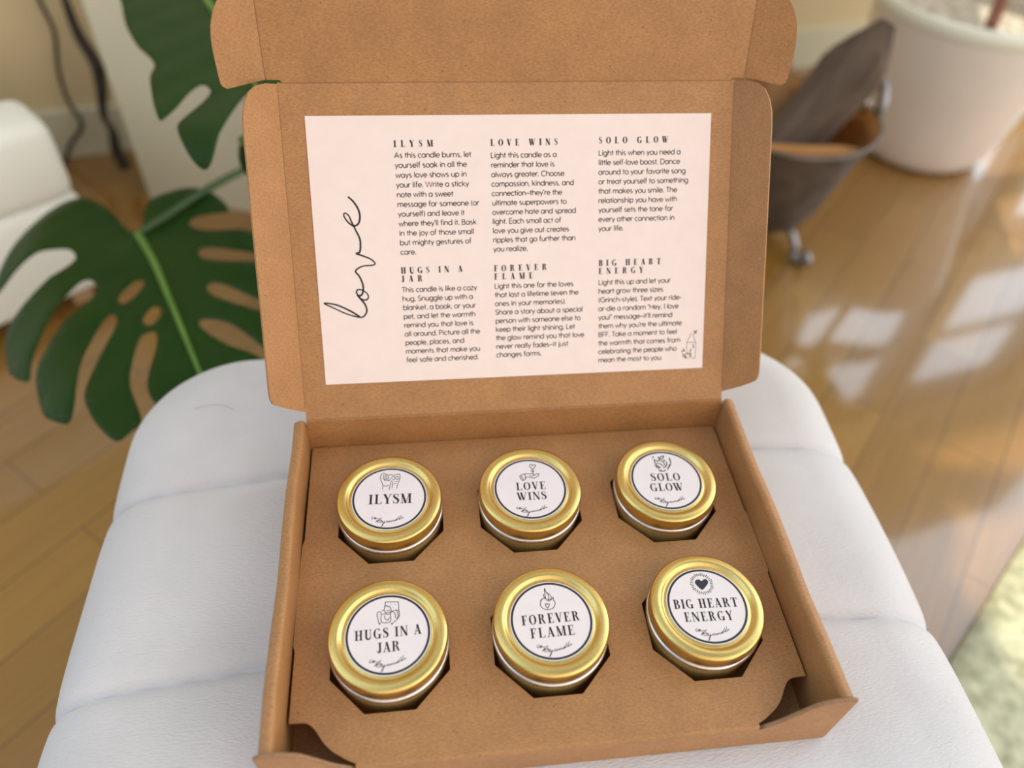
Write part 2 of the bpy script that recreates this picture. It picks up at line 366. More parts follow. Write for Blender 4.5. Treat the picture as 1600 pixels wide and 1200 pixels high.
# rolled double side walls: rounded U section swept from front to back
def side_wall(sgn):
    bm = bmesh.new()
    xo, xi = W/2, WI
    r = (xo-xi)/2; cx = (xo+xi)/2
    cap = [(xo, H-.0042), (xo-.0004, H-.0026), (xo-.0012, H-.0016), (xo-.0024, H-.0009), (xo-.0038, H-.0003), (xi+.0026, H), (xi+.0016, H-.0003), (xi+.0007, H-.0010), (xi+.0002, H-.0022), (xi, H-.0040)]
    sec = [(xo, 0.0), (xo, .012), (xo, .026), (xo, .040)]+cap+[(xi, .035), (xi, .02), (xi, 0.0)]
    inner = [(xo-TB, 0.0), (xo-TB, .012), (xo-TB, .026), (xo-TB, .040)]+[(cx+(x-cx)*.56, z-TB) for x, z in cap]+[(xi+TB, .035), (xi+TB, .02), (xi+TB, 0.0)]
    ys = [0.0004, .03, .06, .09, .12, .15, .18, D]
    rows_o = []; rows_i = []
    for k, y in enumerate(ys):
        wob = .0006*math.sin(k*1.9+sgn)
        rows_o.append([bm.verts.new((sgn*(x+wob*(z/H)), y, z)) for x, z in sec])
        rows_i.append([bm.verts.new((sgn*(x+wob*(z/H)), y, z)) for x, z in inner])
    n = len(sec)
    for a, b in zip(range(len(ys)-1), range(1, len(ys))):
        for i in range(n-1):
            bm.faces.new((rows_o[a][i], rows_o[a][i+1], rows_o[b][i+1], rows_o[b][i]))
            bm.faces.new((rows_i[a][i], rows_i[b][i], rows_i[b][i+1], rows_i[a][i+1]))
        for i in (0, n-1): bm.faces.new((rows_o[a][i], rows_o[b][i], rows_i[b][i], rows_i[a][i]))
    for k in (0, len(ys)-1):
        for i in range(n-1): bm.faces.new((rows_o[k][i], rows_o[k][i+1], rows_i[k][i+1], rows_i[k][i]))
    o = finish_bm('side_wall', bm, M_KRAFT, box); autosmooth(o, 60)
for s in (-1, 1): side_wall(s)
# back wall
finish_bm('back_wall', plate_bm([(-.1403, 0), (.1403, 0), (.1403, .046), (.1392, H), (-.1392, H), (-.1403, .046)], [], 0, TB, lambda a, b, n: (a, D-n, b)), M_KRAFT, box)
# front wall: low in the middle, lobes rising to the full height at both corners
def front_profile():
    lobe = [(.1045, ZI-.0035), (.109, .0262), (.1145, .0312), (.119, .0372), (.1235, .0434), (.128, .0488), (.133, .0518), (.139, .0530), (.1455, .0530), (.1478, .0515)]
    lobe = [(v.x, v.y) for v in catmull([(x, z) for x, z in lobe], 4)]
    return [(-.1478, 0), (.1478, 0)]+list(reversed(lobe))+[(-x, z) for x, z in lobe]
fw = finish_bm('front_wall', plate_bm(front_profile(), [], 0, .0022, lambda a, b, n: (a, -n, b)), M_KRAFT, box)
# darker corrugated cut edge along the top of each lobe and the front end of each side wall
EDGE = [(v.x, v.y) for v in catmull([(.1065, .0244), (.1145, .0312), (.119, .0372), (.1235, .0434), (.128, .0488), (.133, .0518), (.139, .0530), (.1455, .0530), (.1480, .0515)], 4)]
for s in (-1, 1):
    finish_bm('cut_edge', tube_bm([Vector((s*x, -.0011, z+.0001)) for x, z in EDGE]+[(s*.1481, -.0011, z) for z in (.049, .035, .018, .001)], .0010, 6), M_EDGE, box, True)

# tin positions on the insert
TINS = [(-0.0867, 0.1464), (0.0005, 0.1469), (0.0880, 0.1470), (-0.0873, 0.0588), (0.0012, 0.0590), (0.0897, 0.0601)]
def octagon(cx, cy, ax=.0321, ay=.0334):
    c = math.cos(PI/8)
    return [(cx+ax/c*math.cos(PI/8+k*PI/4), cy+ay/c*math.sin(PI/8+k*PI/4)) for k in range(8)]
def insert_outline():
    R_ = [(.1045, .0005), (.1076, .0018), (.1115, .0040), (.1165, .0074), (.1208, .0118), (.1240, .0165), (.1272, .0203), (.1312, .0222), (.1380, .0224)]
    R_ = [(v.x, v.y) for v in catmull(R_, 3)]
    right = R_ + [(.1386, .0226), (.1388, .085), (.1400, .088), (.1400, .128), (.1389, .131), (.1389, D-.0022)]
    left = [(-x, y) for x, y in R_] + [(-.1386, .0226), (-.1388, .060), (-.1399, .064), (-.1399, .126), (-.1387, .131), (-.1387, D-.0022)]
    return right + list(reversed(left))
ibm = plate_bm(insert_outline(), [octagon(x, y-.0017) for x, y in TINS], ZI-TB, ZI)
# front lip of the insert rolls over into the front wall
def lip(bm, xs):
    prof = [(.0006, ZI), (-.0006, ZI-.00005), (-.0014, ZI-.0004), (-.0020, ZI-.0011), (-.0023, ZI-.0020), (-.00235, ZI-.0045)]
    rows = [[bm.verts.new((x, y, z)) for x in xs] for y, z in prof]
    for a, b in zip(rows, rows[1:]):
        for i in range(len(xs)-1): bm.faces.new((a[i], a[i+1], b[i+1], b[i]))
lip(ibm, [-.1042+.2084*i/20 for i in range(21)])
ins = finish_bm('insert_panel', ibm, M_KRAFT, box)
# dark well under the insert where the corner cut-outs open (inner paper walls)
# lid ------------------------------------------------------------------
def lidf(x, l, n): return (x, D+l*CA-n*SA, H+l*SA+n*CA)
lid = finish_bm('lid', plate_bm([(-HL, 0), (HL, 0), (HL, LL+.0002), (-HL, LL+.0002)], [], -TB, 0, lidf), M_KRAFT, box)
PHI = math.radians(45)
flap = [(-.0003, .0052), (.012, .0100), (.0205, .0140), (.0232, .0158), (.0246, .0188), (.0250, .0220), (.0252, .10), (.0250, .1750), (.0245, .1845), (.0228, .1920), (.0195, .1985), (.0145, .2024), (.008, .2042), (-.0003, .2046)]
for s in (-1, 1):
    fo = finish_bm('lid_flap', plate_bm(flap, [], -TB, 0, lambda w, l, n, s=s: lidf(s*(HL+w*math.cos(PHI)-n*math.sin(PHI)), l, w*math.sin(PHI)+n*math.cos(PHI))), M_KRAFT, lid)
# rounded crease beads where the board folds
cb = bmesh.new()
B2 = math.radians(75.5); CB, SB = math.cos(B2), math.sin(B2)
OY, OZ = D+LL*CA, H+LL*SA
def tuckf(x, l, n): return (x, OY+l*CB-n*SB, OZ+l*SB+n*CB)
tuck = finish_bm('tuck_flap', plate_bm([(-.1365, -.0003), (.1365, -.0003), (.1372, .0016), (.1452, .0016), (.1452, .0600), (-.1452, .0600), (-.1452, .0016), (-.1372, .0016)], [], -TB, 0, tuckf), M_KRAFT, box)
PH2 = math.radians(24)
tab = [(0, .0018), (.010, .0004), (.0190, -.0010), (.0225, -.0012), (.0248, .0006), (.0255, .0040), (.0260, .0120), (.0263, .0200), (.0259, .0270), (.0245, .0340), (.0215, .0410), (.0170, .0470), (.0100, .0530), (.0, .0580)]
tab = [(0, .0018)]+[(v.x, v.y) for v in catmull(tab[1:-1], 3)]+[(0, .0580)]
for s in (-1, 1):
    finish_bm('tuck_tab', plate_bm(tab, [], -TB, 0, lambda w, l, n, s=s: tuckf(s*(.1456+w*math.cos(PH2)-n*math.sin(PH2)), l, w*math.sin(PH2)+n*math.cos(PH2))), M_KRAFT, tuck)

M_CREASE = mottled('pressed_crease', (.26, .125, .052), (.32, .16, .07), scale=500, rough=.7)
for nm, pa, pb in (('fold_line', (-.1375, LL, .0), (.1375, LL, .0)), ('fold_line', (-HL, .008, .0), (-HL, .203, .0)), ('fold_line', (HL, .008, .0), (HL, .203, .0)), ('fold_line', (-HL, .0, .0), (HL, .0, .0))):
    finish_bm(nm, tube_bm([lidf(*pa), lidf(*pb)], .00028, 6), M_CREASE, lid)
for s in (-1, 1): finish_bm('fold_line', tube_bm([tuckf(s*.1454, .003, 0), tuckf(s*.1454, .0595, 0)], .00028, 6), M_CREASE, tuck)

# ================================================================== printed card stuck inside the lid
card = finish_bm('message_card', plate_bm([(-.1250, .0230), (.1246, .0225), (.1248, .1858), (-.1249, .1866)], [], .0001, .0005, lidf), M_CARD)
tag(card, 'blush pink printed message card with script word love, fixed inside the raised box lid', 'card')
def cardf(x, l): return lidf(x/1000, l/1000, .00058)
def ink_on_card(name, fill):
    k = Ink(); fill(k); return k.build(name, M_INK, card, cardf)
BLOCKS = [
 ('ILYSM', None, 168.2, 23.6, None, -73.6, 161.9, 5.80, 46.8, 'As this candle burns, let',
  ['As this candle burns, let', 'yourself soak in all the', 'ways love shows up in', 'your life. Write a sticky', 'note with a sweet', 'message for someone (or', "yourself) and leave it", "where they'll find it. Bask", 'in the joy of those small', 'but mighty gestures of', 'care.'], .065),
 ('LOVE WINS', None, 168.1, 41.8, None, -14.8, 161.0, 5.69, 52.7, 'ripples that go further than',
  ['Light this candle as a', 'reminder that love is', 'always greater. Choose', 'compassion, kindness, and', "connection~they're the", 'ultimate superpowers to', 'overcome hate and spread', 'light. Each small act of', 'love you give out creates', 'ripples that go further than', 'you realize.'], 0),
 ('SOLO GLOW', None, 168.5, 44.6, None, 52.8, 161.4, 5.79, 58.3, 'or treat yourself to something',
  ['Light this when you need a', 'little self-love boost. Dance', 'around to your favorite song', 'or treat yourself to something', 'that makes you smile. The', 'relationship you have with', 'yourself sets the tone for', 'every other connection in', 'your life.'], 0),
 ('HUGS IN A', 'JAR', 92.1, 38.6, 13.3, -73.4, 80.4, 5.63, 46.6, 'feel safe and cherished.',
  ['This candle is like a cozy', 'hug. Snuggle up with a', 'blanket, a book, or your', 'pet, and let the warmth', 'remind you that love is', 'all around. Picture all the', 'people, places, and', 'moments that make you', 'feel safe and cherished.'], .05),
 ('FOREVER', 'FLAME', 91.6, 33.9, 24.8, -14.7, 80.7, 5.58, 57.2, 'Share a story about a special',
  ['Light this one for the loves', 'that last a lifetime (even the', 'ones in your memories).', 'Share a story about a special', 'person with someone else to', 'keep their light shining. Let', 'the glow remind you that love', 'never really fades~it just', 'changes forms.'], 0),
 ('BIG HEART', 'ENERGY', 92.9, 41.2, 29.6, 53.0, 80.8, 5.70, 55.8, '(Grinch-style). Text your ride-',
  ['Light this up and let your', 'heart grow three sizes', '(Grinch-style). Text your ride-', 'or-die a random "Hey, I love', "you!\" message~it'll remind", "them why you're the ultimate", 'BFF. Take a moment to feel', 'the warmth that comes from', 'celebrating the people who', 'mean the most to you.'], 0)]
for h1, h2, hy, hw, hw2, bx, by, pitch, rw, ref, lines, dx in BLOCKS:
    def head(k):
        nat = sum(SERIFB[c][0] for c in h1)*4.3
        serif_line(k, h1, bx, hy, 3.9, hw, SERIFB, xs=.92, weight=1.0)
        if h2: serif_line(k, h2, bx, hy-5.2, 3.9, hw2, SERIFB, xs=.92, weight=1.0)
    ink_on_card('heading', head)
    def body(k):
        size = 4.3; xs = rw/sans_width(ref, size)
        for i, t in enumerate(lines): sans_line(k, t, bx+dx*i*(1 if dx else 0), by-pitch*i, size, xs, w=.46)
    ink_on_card('paragraph', body)
ICON = {1:[[(-4.42,6.38),(-4.22,9.42),(-5.28,12.55),(-6.0,14.91),(-5.6,17.63),(-4.27,18.91),(-2.34,17.72),(-0.43,17.17),(0.82,17.59),(2.1,16.75),(4.29,17.59),(5.87,17.37),(6.13,14.38),(5.38,11.7),(4.51,9.04),(4.26,6.6)],[(-4.23,17.81),(-4.24,14.83),(-3.44,13.4),(-2.67,13.06)],[(-3.16,17.76),(-3.27,14.01),(-2.68,13.21)],[(-2.07,17.24),(-2.32,13.82),(-1.54,12.77)],[(-1.05,16.88),(-1.24,13.3),(-0.48,12.96),(0.59,14.62)],[(0.67,12.29),(0.14,9.23),(-0.37,5.82)],[(0.96,13.05),(1.65,10.7),(1.33,6.88)],[(-3.91,9.26),(-2.03,8.87),(-0.5,9.64)],[(2.29,10.29),(3.84,10.76)],[(0.59,14.62),(2.12,16.12),(3.11,14.51),(2.2,13.46),(1.43,14.12)],[(3.42,14.5),(4.33,16.02),(5.3,14.81),(4.58,13.36),(3.56,14.1)],[(2.86,12.19),(4.43,11.97)]],2:[[(2.92,14.46),(1.8,16.14),(1.35,17.38),(1.9,18.24),(2.69,18.27),(3.23,17.27),(4.18,18.19),(5.0,17.9),(5.09,16.92),(4.37,15.75),(2.92,14.46)],[(2.99,14.46),(2.94,11.02)],[(1.81,13.81),(2.42,12.81),(3.03,12.45),(3.87,13.61)],[(-2.44,11.01),(-0.78,11.48),(0.79,10.99),(2.44,11.21),(3.73,10.03),(5.32,10.89),(6.43,10.98),(6.6,10.18),(5.05,8.52),(3.0,7.54),(0.82,8.21),(-1.06,8.72),(-2.57,7.86)],[(0.21,9.75),(1.89,9.18),(3.71,9.87)],[(-5.79,9.78),(-2.75,11.19),(-2.22,7.52),(-4.41,6.23),(-5.79,9.78)],[(-4.8,10.04),(-3.72,6.67)]],3:[[(-5.74,18.3),(-5.06,17.62)],[(-6.03,17.47),(-4.94,18.28)],[(-1.89,18.39),(-1.63,16.22),(-0.08,18.35),(1.76,18.81),(0.34,16.34),(-1.2,16.71)],[(-4.93,16.54),(-4.96,13.81),(-3.73,11.16),(-1.66,9.08)],[(-5.59,11.86),(-4.35,10.68),(-2.78,10.16),(-3.47,8.31)],[(-5.1,10.21),(-3.65,9.12)],[(-2.74,6.92),(-0.84,6.47),(1.18,7.64)],[(2.86,14.47),(2.67,11.84),(1.26,10.07),(-0.34,9.05)],[(5.41,15.49),(5.37,12.6),(3.78,10.02),(2.07,7.78)],[(-3.67,14.28),(-1.32,15.38),(0.56,13.69),(1.45,11.05)],[(5.25,17.4),(5.56,15.57),(4.69,15.92)],[(-3.87,13.21),(-1.37,12.34),(0.13,10.43)],[(1.66,14.17),(1.05,15.17),(2.32,15.47)],[(3.58,11.0),(4.64,11.64)],[(2.75,9.55),(3.94,10.18)],[(-3.62,7.5),(-2.67,6.91),(-1.59,7.7)],[(-4.57,14.87),(-3.54,15.68)]],4:[[(-1.4,15.22),(-0.81,18.09),(-0.36,18.46),(5.58,17.9),(6.13,17.28),(6.2,12.25)],[(-4.7,6.55),(-5.15,8.78),(-5.6,11.56),(-5.06,13.01),(-3.93,13.02),(-3.32,11.85),(-3.31,7.07),(1.39,6.65),(1.66,11.26),(2.52,12.54),(4.45,13.14),(6.2,12.25),(6.34,9.47),(4.87,7.46),(2.81,5.94)],[(-1.88,13.75),(-1.2,15.75),(-0.41,16.5),(0.2,15.59),(1.22,15.75),(1.94,14.13),(1.76,12.42),(-0.35,11.91),(-1.88,13.75)],[(-0.3,13.7),(0.31,12.94),(1.28,13.51)],[(-1.64,10.76),(-1.37,9.01),(-0.03,7.63),(1.16,9.4)],[(-4.69,6.69),(-4.28,5.76),(-3.82,6.72)],[(1.87,6.05),(2.27,4.99),(2.94,6.06)],[(2.52,12.54),(4.06,11.12),(4.28,8.35)],[(5.07,12.72),(5.74,10.23),(5.02,7.92)],[(-2.89,11.25),(-1.3,11.75),(-0.06,10.91),(1.53,11.28)],[(1.71,16.95),(2.02,16.84)],[(3.94,16.69),(4.25,16.58)],[(2.73,15.08),(3.05,14.98)],[(-3.16,13.34),(-1.88,13.75)]],5:[[(-1.11,19.25),(-0.4,16.36),(1.27,15.05),(1.82,13.42),(1.06,11.49),(2.87,13.32),(2.76,11.76),(3.56,10.05),(2.16,7.0),(-1.38,6.22),(-4.09,7.45),(-4.76,10.12),(-3.15,13.02),(-1.69,13.03),(-2.45,15.11),(-1.29,15.72),(-1.39,17.32),(-1.11,19.25)],[(-1.36,15.29),(-1.3,12.99),(-0.57,11.64),(0.49,13.4),(0.15,16.45)],[(-1.27,6.98),(-2.05,8.81),(-1.95,9.5),(-1.37,9.8),(-0.93,9.27),(-0.2,9.69),(0.18,9.16),(-0.23,8.21),(-1.27,6.98)],[(-4.48,11.15),(-3.99,12.67)],[(0.28,10.71),(0.17,12.14),(1.06,11.49)]],}
HEART6 = [(-0.62,9.63),(-2.81,11.92),(-3.79,14.17),(-2.71,15.84),(-0.8,16.06),(0.18,14.98),(1.97,16.1),(3.61,15.74),(3.84,13.87),(2.08,11.72)]
SIG = [(-8.96,-13.18),(-10.09,-14.07),(-9.68,-14.99),(-8.58,-14.56),(-8.18,-13.81),(-7.4,-14.13),(-7.77,-15.04),(-8.35,-14.72),(-7.69,-13.98),(-6.72,-14.91),(-3.88,-14.22),(-6.18,-16.14),(-7.63,-17.01),(-6.07,-15.53),(-4.47,-15.57),(-3.69,-16.5),(-5.2,-17.67),(-6.67,-17.03),(-6.88,-16.42),(-4.3,-16.33),(-3.22,-16.74),(-4.05,-17.7),(-2.97,-17.73),(-2.29,-16.53),(-2.71,-18.03),(-3.57,-20.11),(-4.33,-20.39),(-3.12,-18.47),(-1.1,-17.02),(-0.15,-16.44),(-0.94,-17.17),(-0.2,-17.64),(0.65,-16.61),(0.6,-17.51),(1.58,-16.48),(1.68,-17.24),(2.67,-16.13),(2.74,-17.04),(4.08,-16.16),(4.93,-15.2),(3.8,-16.91),(5.12,-15.81),(6.24,-13.55),(4.93,-16.41),(6.3,-15.38),(7.68,-12.82),(6.46,-15.84),(7.62,-15.26),(8.36,-14.21),(7.75,-15.27),(9.06,-14.54)]
LOVE = [(-102.59,139.38),(-99.74,136.55),(-97.22,132.12),(-96.49,127.31),(-97.81,123.33),(-100.72,122.2),(-103.64,124.28),(-105.83,127.54),(-106.02,129.38),(-105.02,129.91),(-103.12,128.27),(-101.76,124.64),(-99.32,118.94),(-97.38,114.04),(-97.38,109.16),(-98.16,106.08),(-100.08,105.32),(-96.26,103.82),(-91.49,101.62),(-89.04,98.92),(-90.91,97.9),(-95.85,97.64),(-99.2,96.51),(-101.4,94.35),(-99.15,91.14),(-97.43,86.1),(-97.54,81.93),(-98.86,79.46),(-100.76,79.53),(-101.68,81.65),(-100.52,83.03),(-98.07,82.62),(-95.31,80.59),(-94.49,78.05),(-96.0,76.42),(-98.86,76.95),(-101.17,79.55),(-98.89,76.53),(-96.63,73.08),(-96.05,69.26),(-97.9,66.36),(-100.86,65.63),(-108.57,68.04),(-116.52,72.13),(-121.66,74.84),(-120.4,75.21),(-113.94,73.72),(-105.98,69.63),(-100.83,66.05)]
HOUSE = [[(116.29,46.72),(113.38,40.62)],[(113.24,40.43),(119.51,40.22)],[(113.24,40.49),(113.28,35.26)],[(119.51,40.22),(119.5,34.99),(119.27,29.44),(116.39,29.52)],[(118.37,46.05),(117.36,45.37),(119.44,40.37)],[(115.05,29.64),(112.67,29.74)]]
HPLANT = [[(117.71,48.24),(118.93,47.18),(120.22,48.28)],[(118.93,47.18),(118.22,46.2)],[(118.93,47.18),(119.78,46.23)],[(117.71,39.14),(118.09,36.5)],[(109.58,34.4),(112.37,34.95)],[(110.77,36.3),(111.39,35.2)],[(110.35,33.35),(111.39,31.11),(112.67,29.89)],[(113.43,34.09),(113.94,32.02)],[(114.07,32.6),(116.88,32.53)],[(115.24,33.13),(116.48,35.85)],[(112.13,33.12),(113.02,30.02)],[(115.32,30.5),(115.87,31.64),(116.51,30.15)]]
LEAF1 = [(-0.4006,0.6607),(-0.4252,0.691),(-0.4468,0.712),(-0.4811,0.7263),(-0.5028,0.7143),(-0.5163,0.6948),(-0.5301,0.6618),(-0.5378,0.6213),(-0.5407,0.5999),(-0.5299,0.5826),(-0.502,0.6043),(-0.4808,0.6185),(-0.4585,0.6219),(-0.4458,0.608),(-0.4477,0.5909),(-0.4686,0.5589),(-0.4914,0.5385),(-0.5016,0.5257),(-0.5013,0.5034),(-0.487,0.4672),(-0.4667,0.4457),(-0.4522,0.4382),(-0.4551,0.4584),(-0.4496,0.4859),(-0.4415,0.5147),(-0.4343,0.5412),(-0.4272,0.5607),(-0.4182,0.5643),(-0.4101,0.5538),(-0.4106,0.534),(-0.4226,0.5061),(-0.4348,0.4744),(-0.4441,0.4443),(-0.4343,0.4115),(-0.4195,0.383),(-0.4006,0.3685),(-0.387,0.3646),(-0.3906,0.4023),(-0.3941,0.4411),(-0.3921,0.4789),(-0.3869,0.5059),(-0.3796,0.5055),(-0.3757,0.4887),(-0.3789,0.4435),(-0.381,0.3986),(-0.3726,0.3739),(-0.3561,0.3496),(-0.3377,0.3329),(-0.3279,0.3448),(-0.3224,0.3587),(-0.3408,0.399),(-0.3471,0.4282),(-0.3495,0.4657),(-0.3454,0.4796),(-0.3366,0.4827),(-0.3304,0.4575),(-0.3289,0.4108),(-0.3193,0.3852),(-0.3037,0.3721),(-0.2703,0.3668),(-0.2393,0.3798),(-0.2189,0.3972),(-0.2118,0.4162),(-0.2331,0.4411),(-0.2587,0.4566),(-0.2859,0.4797),(-0.2959,0.4969),(-0.2867,0.5001),(-0.2632,0.4894),(-0.2328,0.4585),(-0.2037,0.429),(-0.1936,0.4491),(-0.1941,0.4853),(-0.2147,0.494),(-0.2488,0.5113),(-0.2843,0.5329),(-0.2957,0.5496),(-0.2905,0.5575),(-0.2713,0.5483),(-0.2321,0.5181),(-0.1953,0.5005),(-0.1927,0.5318),(-0.1983,0.5695),(-0.2394,0.5846),(-0.2772,0.5909),(-0.3077,0.6012),(-0.3153,0.6149),(-0.3025,0.6188),(-0.2688,0.6082),(-0.2301,0.5973),(-0.2061,0.6006),(-0.2096,0.6424),(-0.2378,0.6461),(-0.2797,0.6495),(-0.3074,0.6507),(-0.3313,0.6624),(-0.331,0.677),(-0.3125,0.6837),(-0.2905,0.6877),(-0.2987,0.706),(-0.3197,0.7305),(-0.3446,0.7406),(-0.3667,0.735),(-0.3867,0.7199),(-0.3928,0.6946),(-0.3889,0.6698)]
HOLES1 = [[(-0.3829,0.5305),(-0.3832,0.5423),(-0.3755,0.5641),(-0.3675,0.5678),(-0.364,0.5574),(-0.3698,0.5376),(-0.3771,0.5263)],[(-0.3497,0.4945),(-0.352,0.5058),(-0.347,0.5226),(-0.3392,0.5203),(-0.3374,0.5049),(-0.3432,0.4922)]]
MID1 = [(-0.3913,0.6555),(-0.3634,0.6039),(-0.3275,0.5235),(-0.2915,0.4414),(-0.2598,0.3691)]
LEAF2 = [(-0.3964,0.8702),(-0.378,0.7973),(-0.3617,0.7453),(-0.3397,0.6972),(-0.3167,0.6603),(-0.3141,0.6295),(-0.3034,0.5861),(-0.2948,0.5589),(-0.287,0.5426),(-0.279,0.5652),(-0.2724,0.5997),(-0.264,0.6177),(-0.2548,0.6066),(-0.2582,0.5819),(-0.2673,0.5518),(-0.271,0.5296),(-0.2581,0.4989),(-0.2454,0.4841),(-0.2375,0.4896),(-0.2326,0.5162),(-0.2288,0.5542),(-0.223,0.5953),(-0.2149,0.6097),(-0.2026,0.5879),(-0.188,0.5403),(-0.1755,0.54),(-0.1731,0.5874),(-0.1842,0.6395),(-0.1778,0.6882),(-0.1717,0.7554),(-0.189,0.8305),(-0.2154,0.897),(-0.263,0.944),(-0.3289,0.9545),(-0.3767,0.9284)]
MID2 = [(-0.3188,0.8945),(-0.271,0.7787),(-0.2349,0.6884),(-0.2141,0.617)]
LEAF3 = [(-0.2391,0.6177),(-0.2403,0.6003),(-0.2356,0.5733),(-0.2267,0.5536),(-0.2126,0.5468),(-0.2008,0.5624),(-0.1972,0.5956),(-0.2077,0.6312),(-0.2256,0.6464),(-0.2373,0.6393)]
CORDA = [(-0.69,1.33,-0.066),(-0.694,1.33,-0.107),(-0.69,1.33,-0.161),(-0.708,1.33,-0.23),(-0.712,1.33,-0.291),(-0.704,1.33,-0.337),(-0.738,1.33,-0.377),(-0.771,1.33,-0.429)]
CORDB = [(-0.619,1.25,-0.057),(-0.619,1.25,-0.128),(-0.607,1.25,-0.182),(-0.612,1.25,-0.223),(-0.625,1.25,-0.277),(-0.62,1.25,-0.308),(-0.625,1.25,-0.347),(-0.62,1.25,-0.384)]
def lovef(k):
    P = catmull(LOVE, 5); n = len(P)
    k.ribbon([(v.x, v.y) for v in P], [1.0+.18*math.sin(i*.11) for i in range(n)])
    k.disc(LOVE[0], .5); k.disc(LOVE[-1], .5)
ink_on_card('script_word', lovef)
def housef(k):
    for s_ in HOUSE: k.ribbon(s_, .26)
    for s_ in HPLANT: k.ribbon(s_, [.35]+[.8]*(len(s_)-2)+[.5] if len(s_) > 2 else [.45, .7])
ink_on_card('house_drawing', housef)

# ================================================================== candle tins
ZT = .0437                      # top of the lid rim
def hand_ink(k, polys, w, n=3):
    for s_ in polys:
        P = catmull(s_, n) if len(s_) > 2 else [Vector(q) for q in s_]
        k.ribbon([(v[0], v[1]) for v in P], w)
TITLES = [
 [('ILYSM', .4, -4.3, 7.0, 25.4)],
 [('LOVE', .5, -1.1, 5.8, 18.2), ('WINS', .3, -8.7, 5.8, 17.8)],
 [('SOLO', -.4, -.9, 5.9, 18.6), ('GLOW', -1.0, -8.7, 5.9, 20.6)],
 [('HUGS IN A', 0, -2.1, 5.6, 34.8), ('JAR', 0, -10.1, 5.6, 11.9)],
 [('FOREVER', -.4, -1.7, 5.6, 31.6), ('FLAME', -.6, -9.5, 5.6, 23.6)],
 [('BIG HEART', -.7, -1.4, 5.5, 36.2), ('ENERGY', -.9, -9.2, 5.5, 26.8)]]
ROT = [-1.8, -1.0, -3.0, 1.8, .5, -2.5]
TNAME = ['two fists drawn above ILYSM', 'hand holding a heart flower above LOVE WINS', 'leafy bouquet drawn above SOLO GLOW',
         'armchair drawn above HUGS IN A JAR', 'flame drawn above FOREVER FLAME', 'black heart with rays above BIG HEART ENERGY']
GRP = 'gold candle tins in the cardboard box'
lidprof = [(.0236, ZT-.0016), (.0242, ZT-.0018), (.0249, ZT-.0017), (.0256, ZT-.0010), (.0263, ZT-.0003), (.0270, ZT), (.0285, ZT), (.0300, ZT-.0002), (.0310, ZT-.0005), (.0316, ZT-.0010), (.03195, ZT-.0018), (.0320, ZT-.0026), (.0320, ZT-.0090), (.0318, ZT-.0097), (.0313, ZT-.0097)]
lidprof = [(0, ZT-.0015), (.0120, ZT-.0015), (.0232, ZT-.0015)]+lidprof
bodyprof = [(.0313, ZT-.0093), (.0308, ZT-.0100), (.0308, ZT-.0106)]
beadprof = [(.0306, ZT-.0104), (.0315, ZT-.0104), (.0322, ZT-.0108), (.0326, ZT-.0115), (.03265, ZT-.0123), (.0324, ZT-.0132), (.0318, ZT-.0138), (.0308, ZT-.0140)]
lowprof = [(.0306, ZT-.0134), (.0308, ZT-.0144), (.0312, ZT-.0153), (.0313, ZT-.0163), (.0313, .0030), (.0306, .0020), (.0, .0020)]
protos = {}
for i, (tx, ty) in enumerate(TINS):
    t = thing('candle_tin', 'round gold tin, white lid label with '+TNAME[i], 'candle tin', (tx, ty, 0), math.radians(ROT[i]), GRP)
    if i == 0:
        l = autosmooth(finish_bm('lid', lathe_bm(lidprof), M_GOLD, t), 50)
        b = autosmooth(finish_bm('tin_body', lathe_bm(lowprof), M_GOLD_SIDE, t), 50)
        s_ = finish_bm('rolled_bead', lathe_bm(beadprof), M_SILVER, t, True)
        g_ = finish_bm('lid_gap_shade', lathe_bm(bodyprof), M_DARKGAP, t, True)  # narrow recess between lid and bead, shade painted in, no separate part
        protos = dict(lid=l, body=b, bead=s_, gap=g_)
    else:
        for key in ('lid', 'body', 'bead', 'gap'):
            c = protos[key].copy(); COL.objects.link(c); c.parent = t
            if key == 'lid': l = c
    zl = ZT-.0015
    lb = finish_bm('label', lathe_bm([(0, zl+.00022), (.0229, zl+.00022), (.0229, zl)], 96), M_LABEL, l)
    ring = finish_bm('label_ring', lathe_bm([(.0224, zl+.00024), (.0224, zl+.00030), (.0212, zl+.00030), (.0212, zl+.00024)], 96), M_INK2, l)
    def labf(x, y): return (x/1000, y/1000, zl+.00030)
    k = Ink()
    for txt, cx, by, hh, ww in TITLES[i]:
        serif_line(k, txt, cx-ww/2-.3, by, hh, ww+.6, SERIF, xs=.96 if len(txt) < 6 else .90, weight=1.05)
    k.build('title', M_INK, l, labf)
    k = Ink(); hand_ink(k, [SIG], .30, 1); k.build('signature', M_INK, l, labf)
    k = Ink()
    if i < 5:
        hand_ink(k, ICON[i+1], {0: .36, 1: .42, 2: .62, 3: .36, 4: .36}[i])
    else:
        hp = catmull(HEART6, 4, True); k.poly([(v.x, v.y) for v in hp])
        for q in range(34):
            a = 2*PI*q/34; r0 = 4.9+.3*(q % 2); r1 = 6.4+.5*((q*7) % 3)/2
            c0, s0 = math.cos(a), math.sin(a)
            k.ribbon([(-.05+r0*c0, 13.3+r0*s0), (-.05+r1*c0, 13.3+r1*s0)], .42)
    k.build('drawing', M_INK2, l, labf)


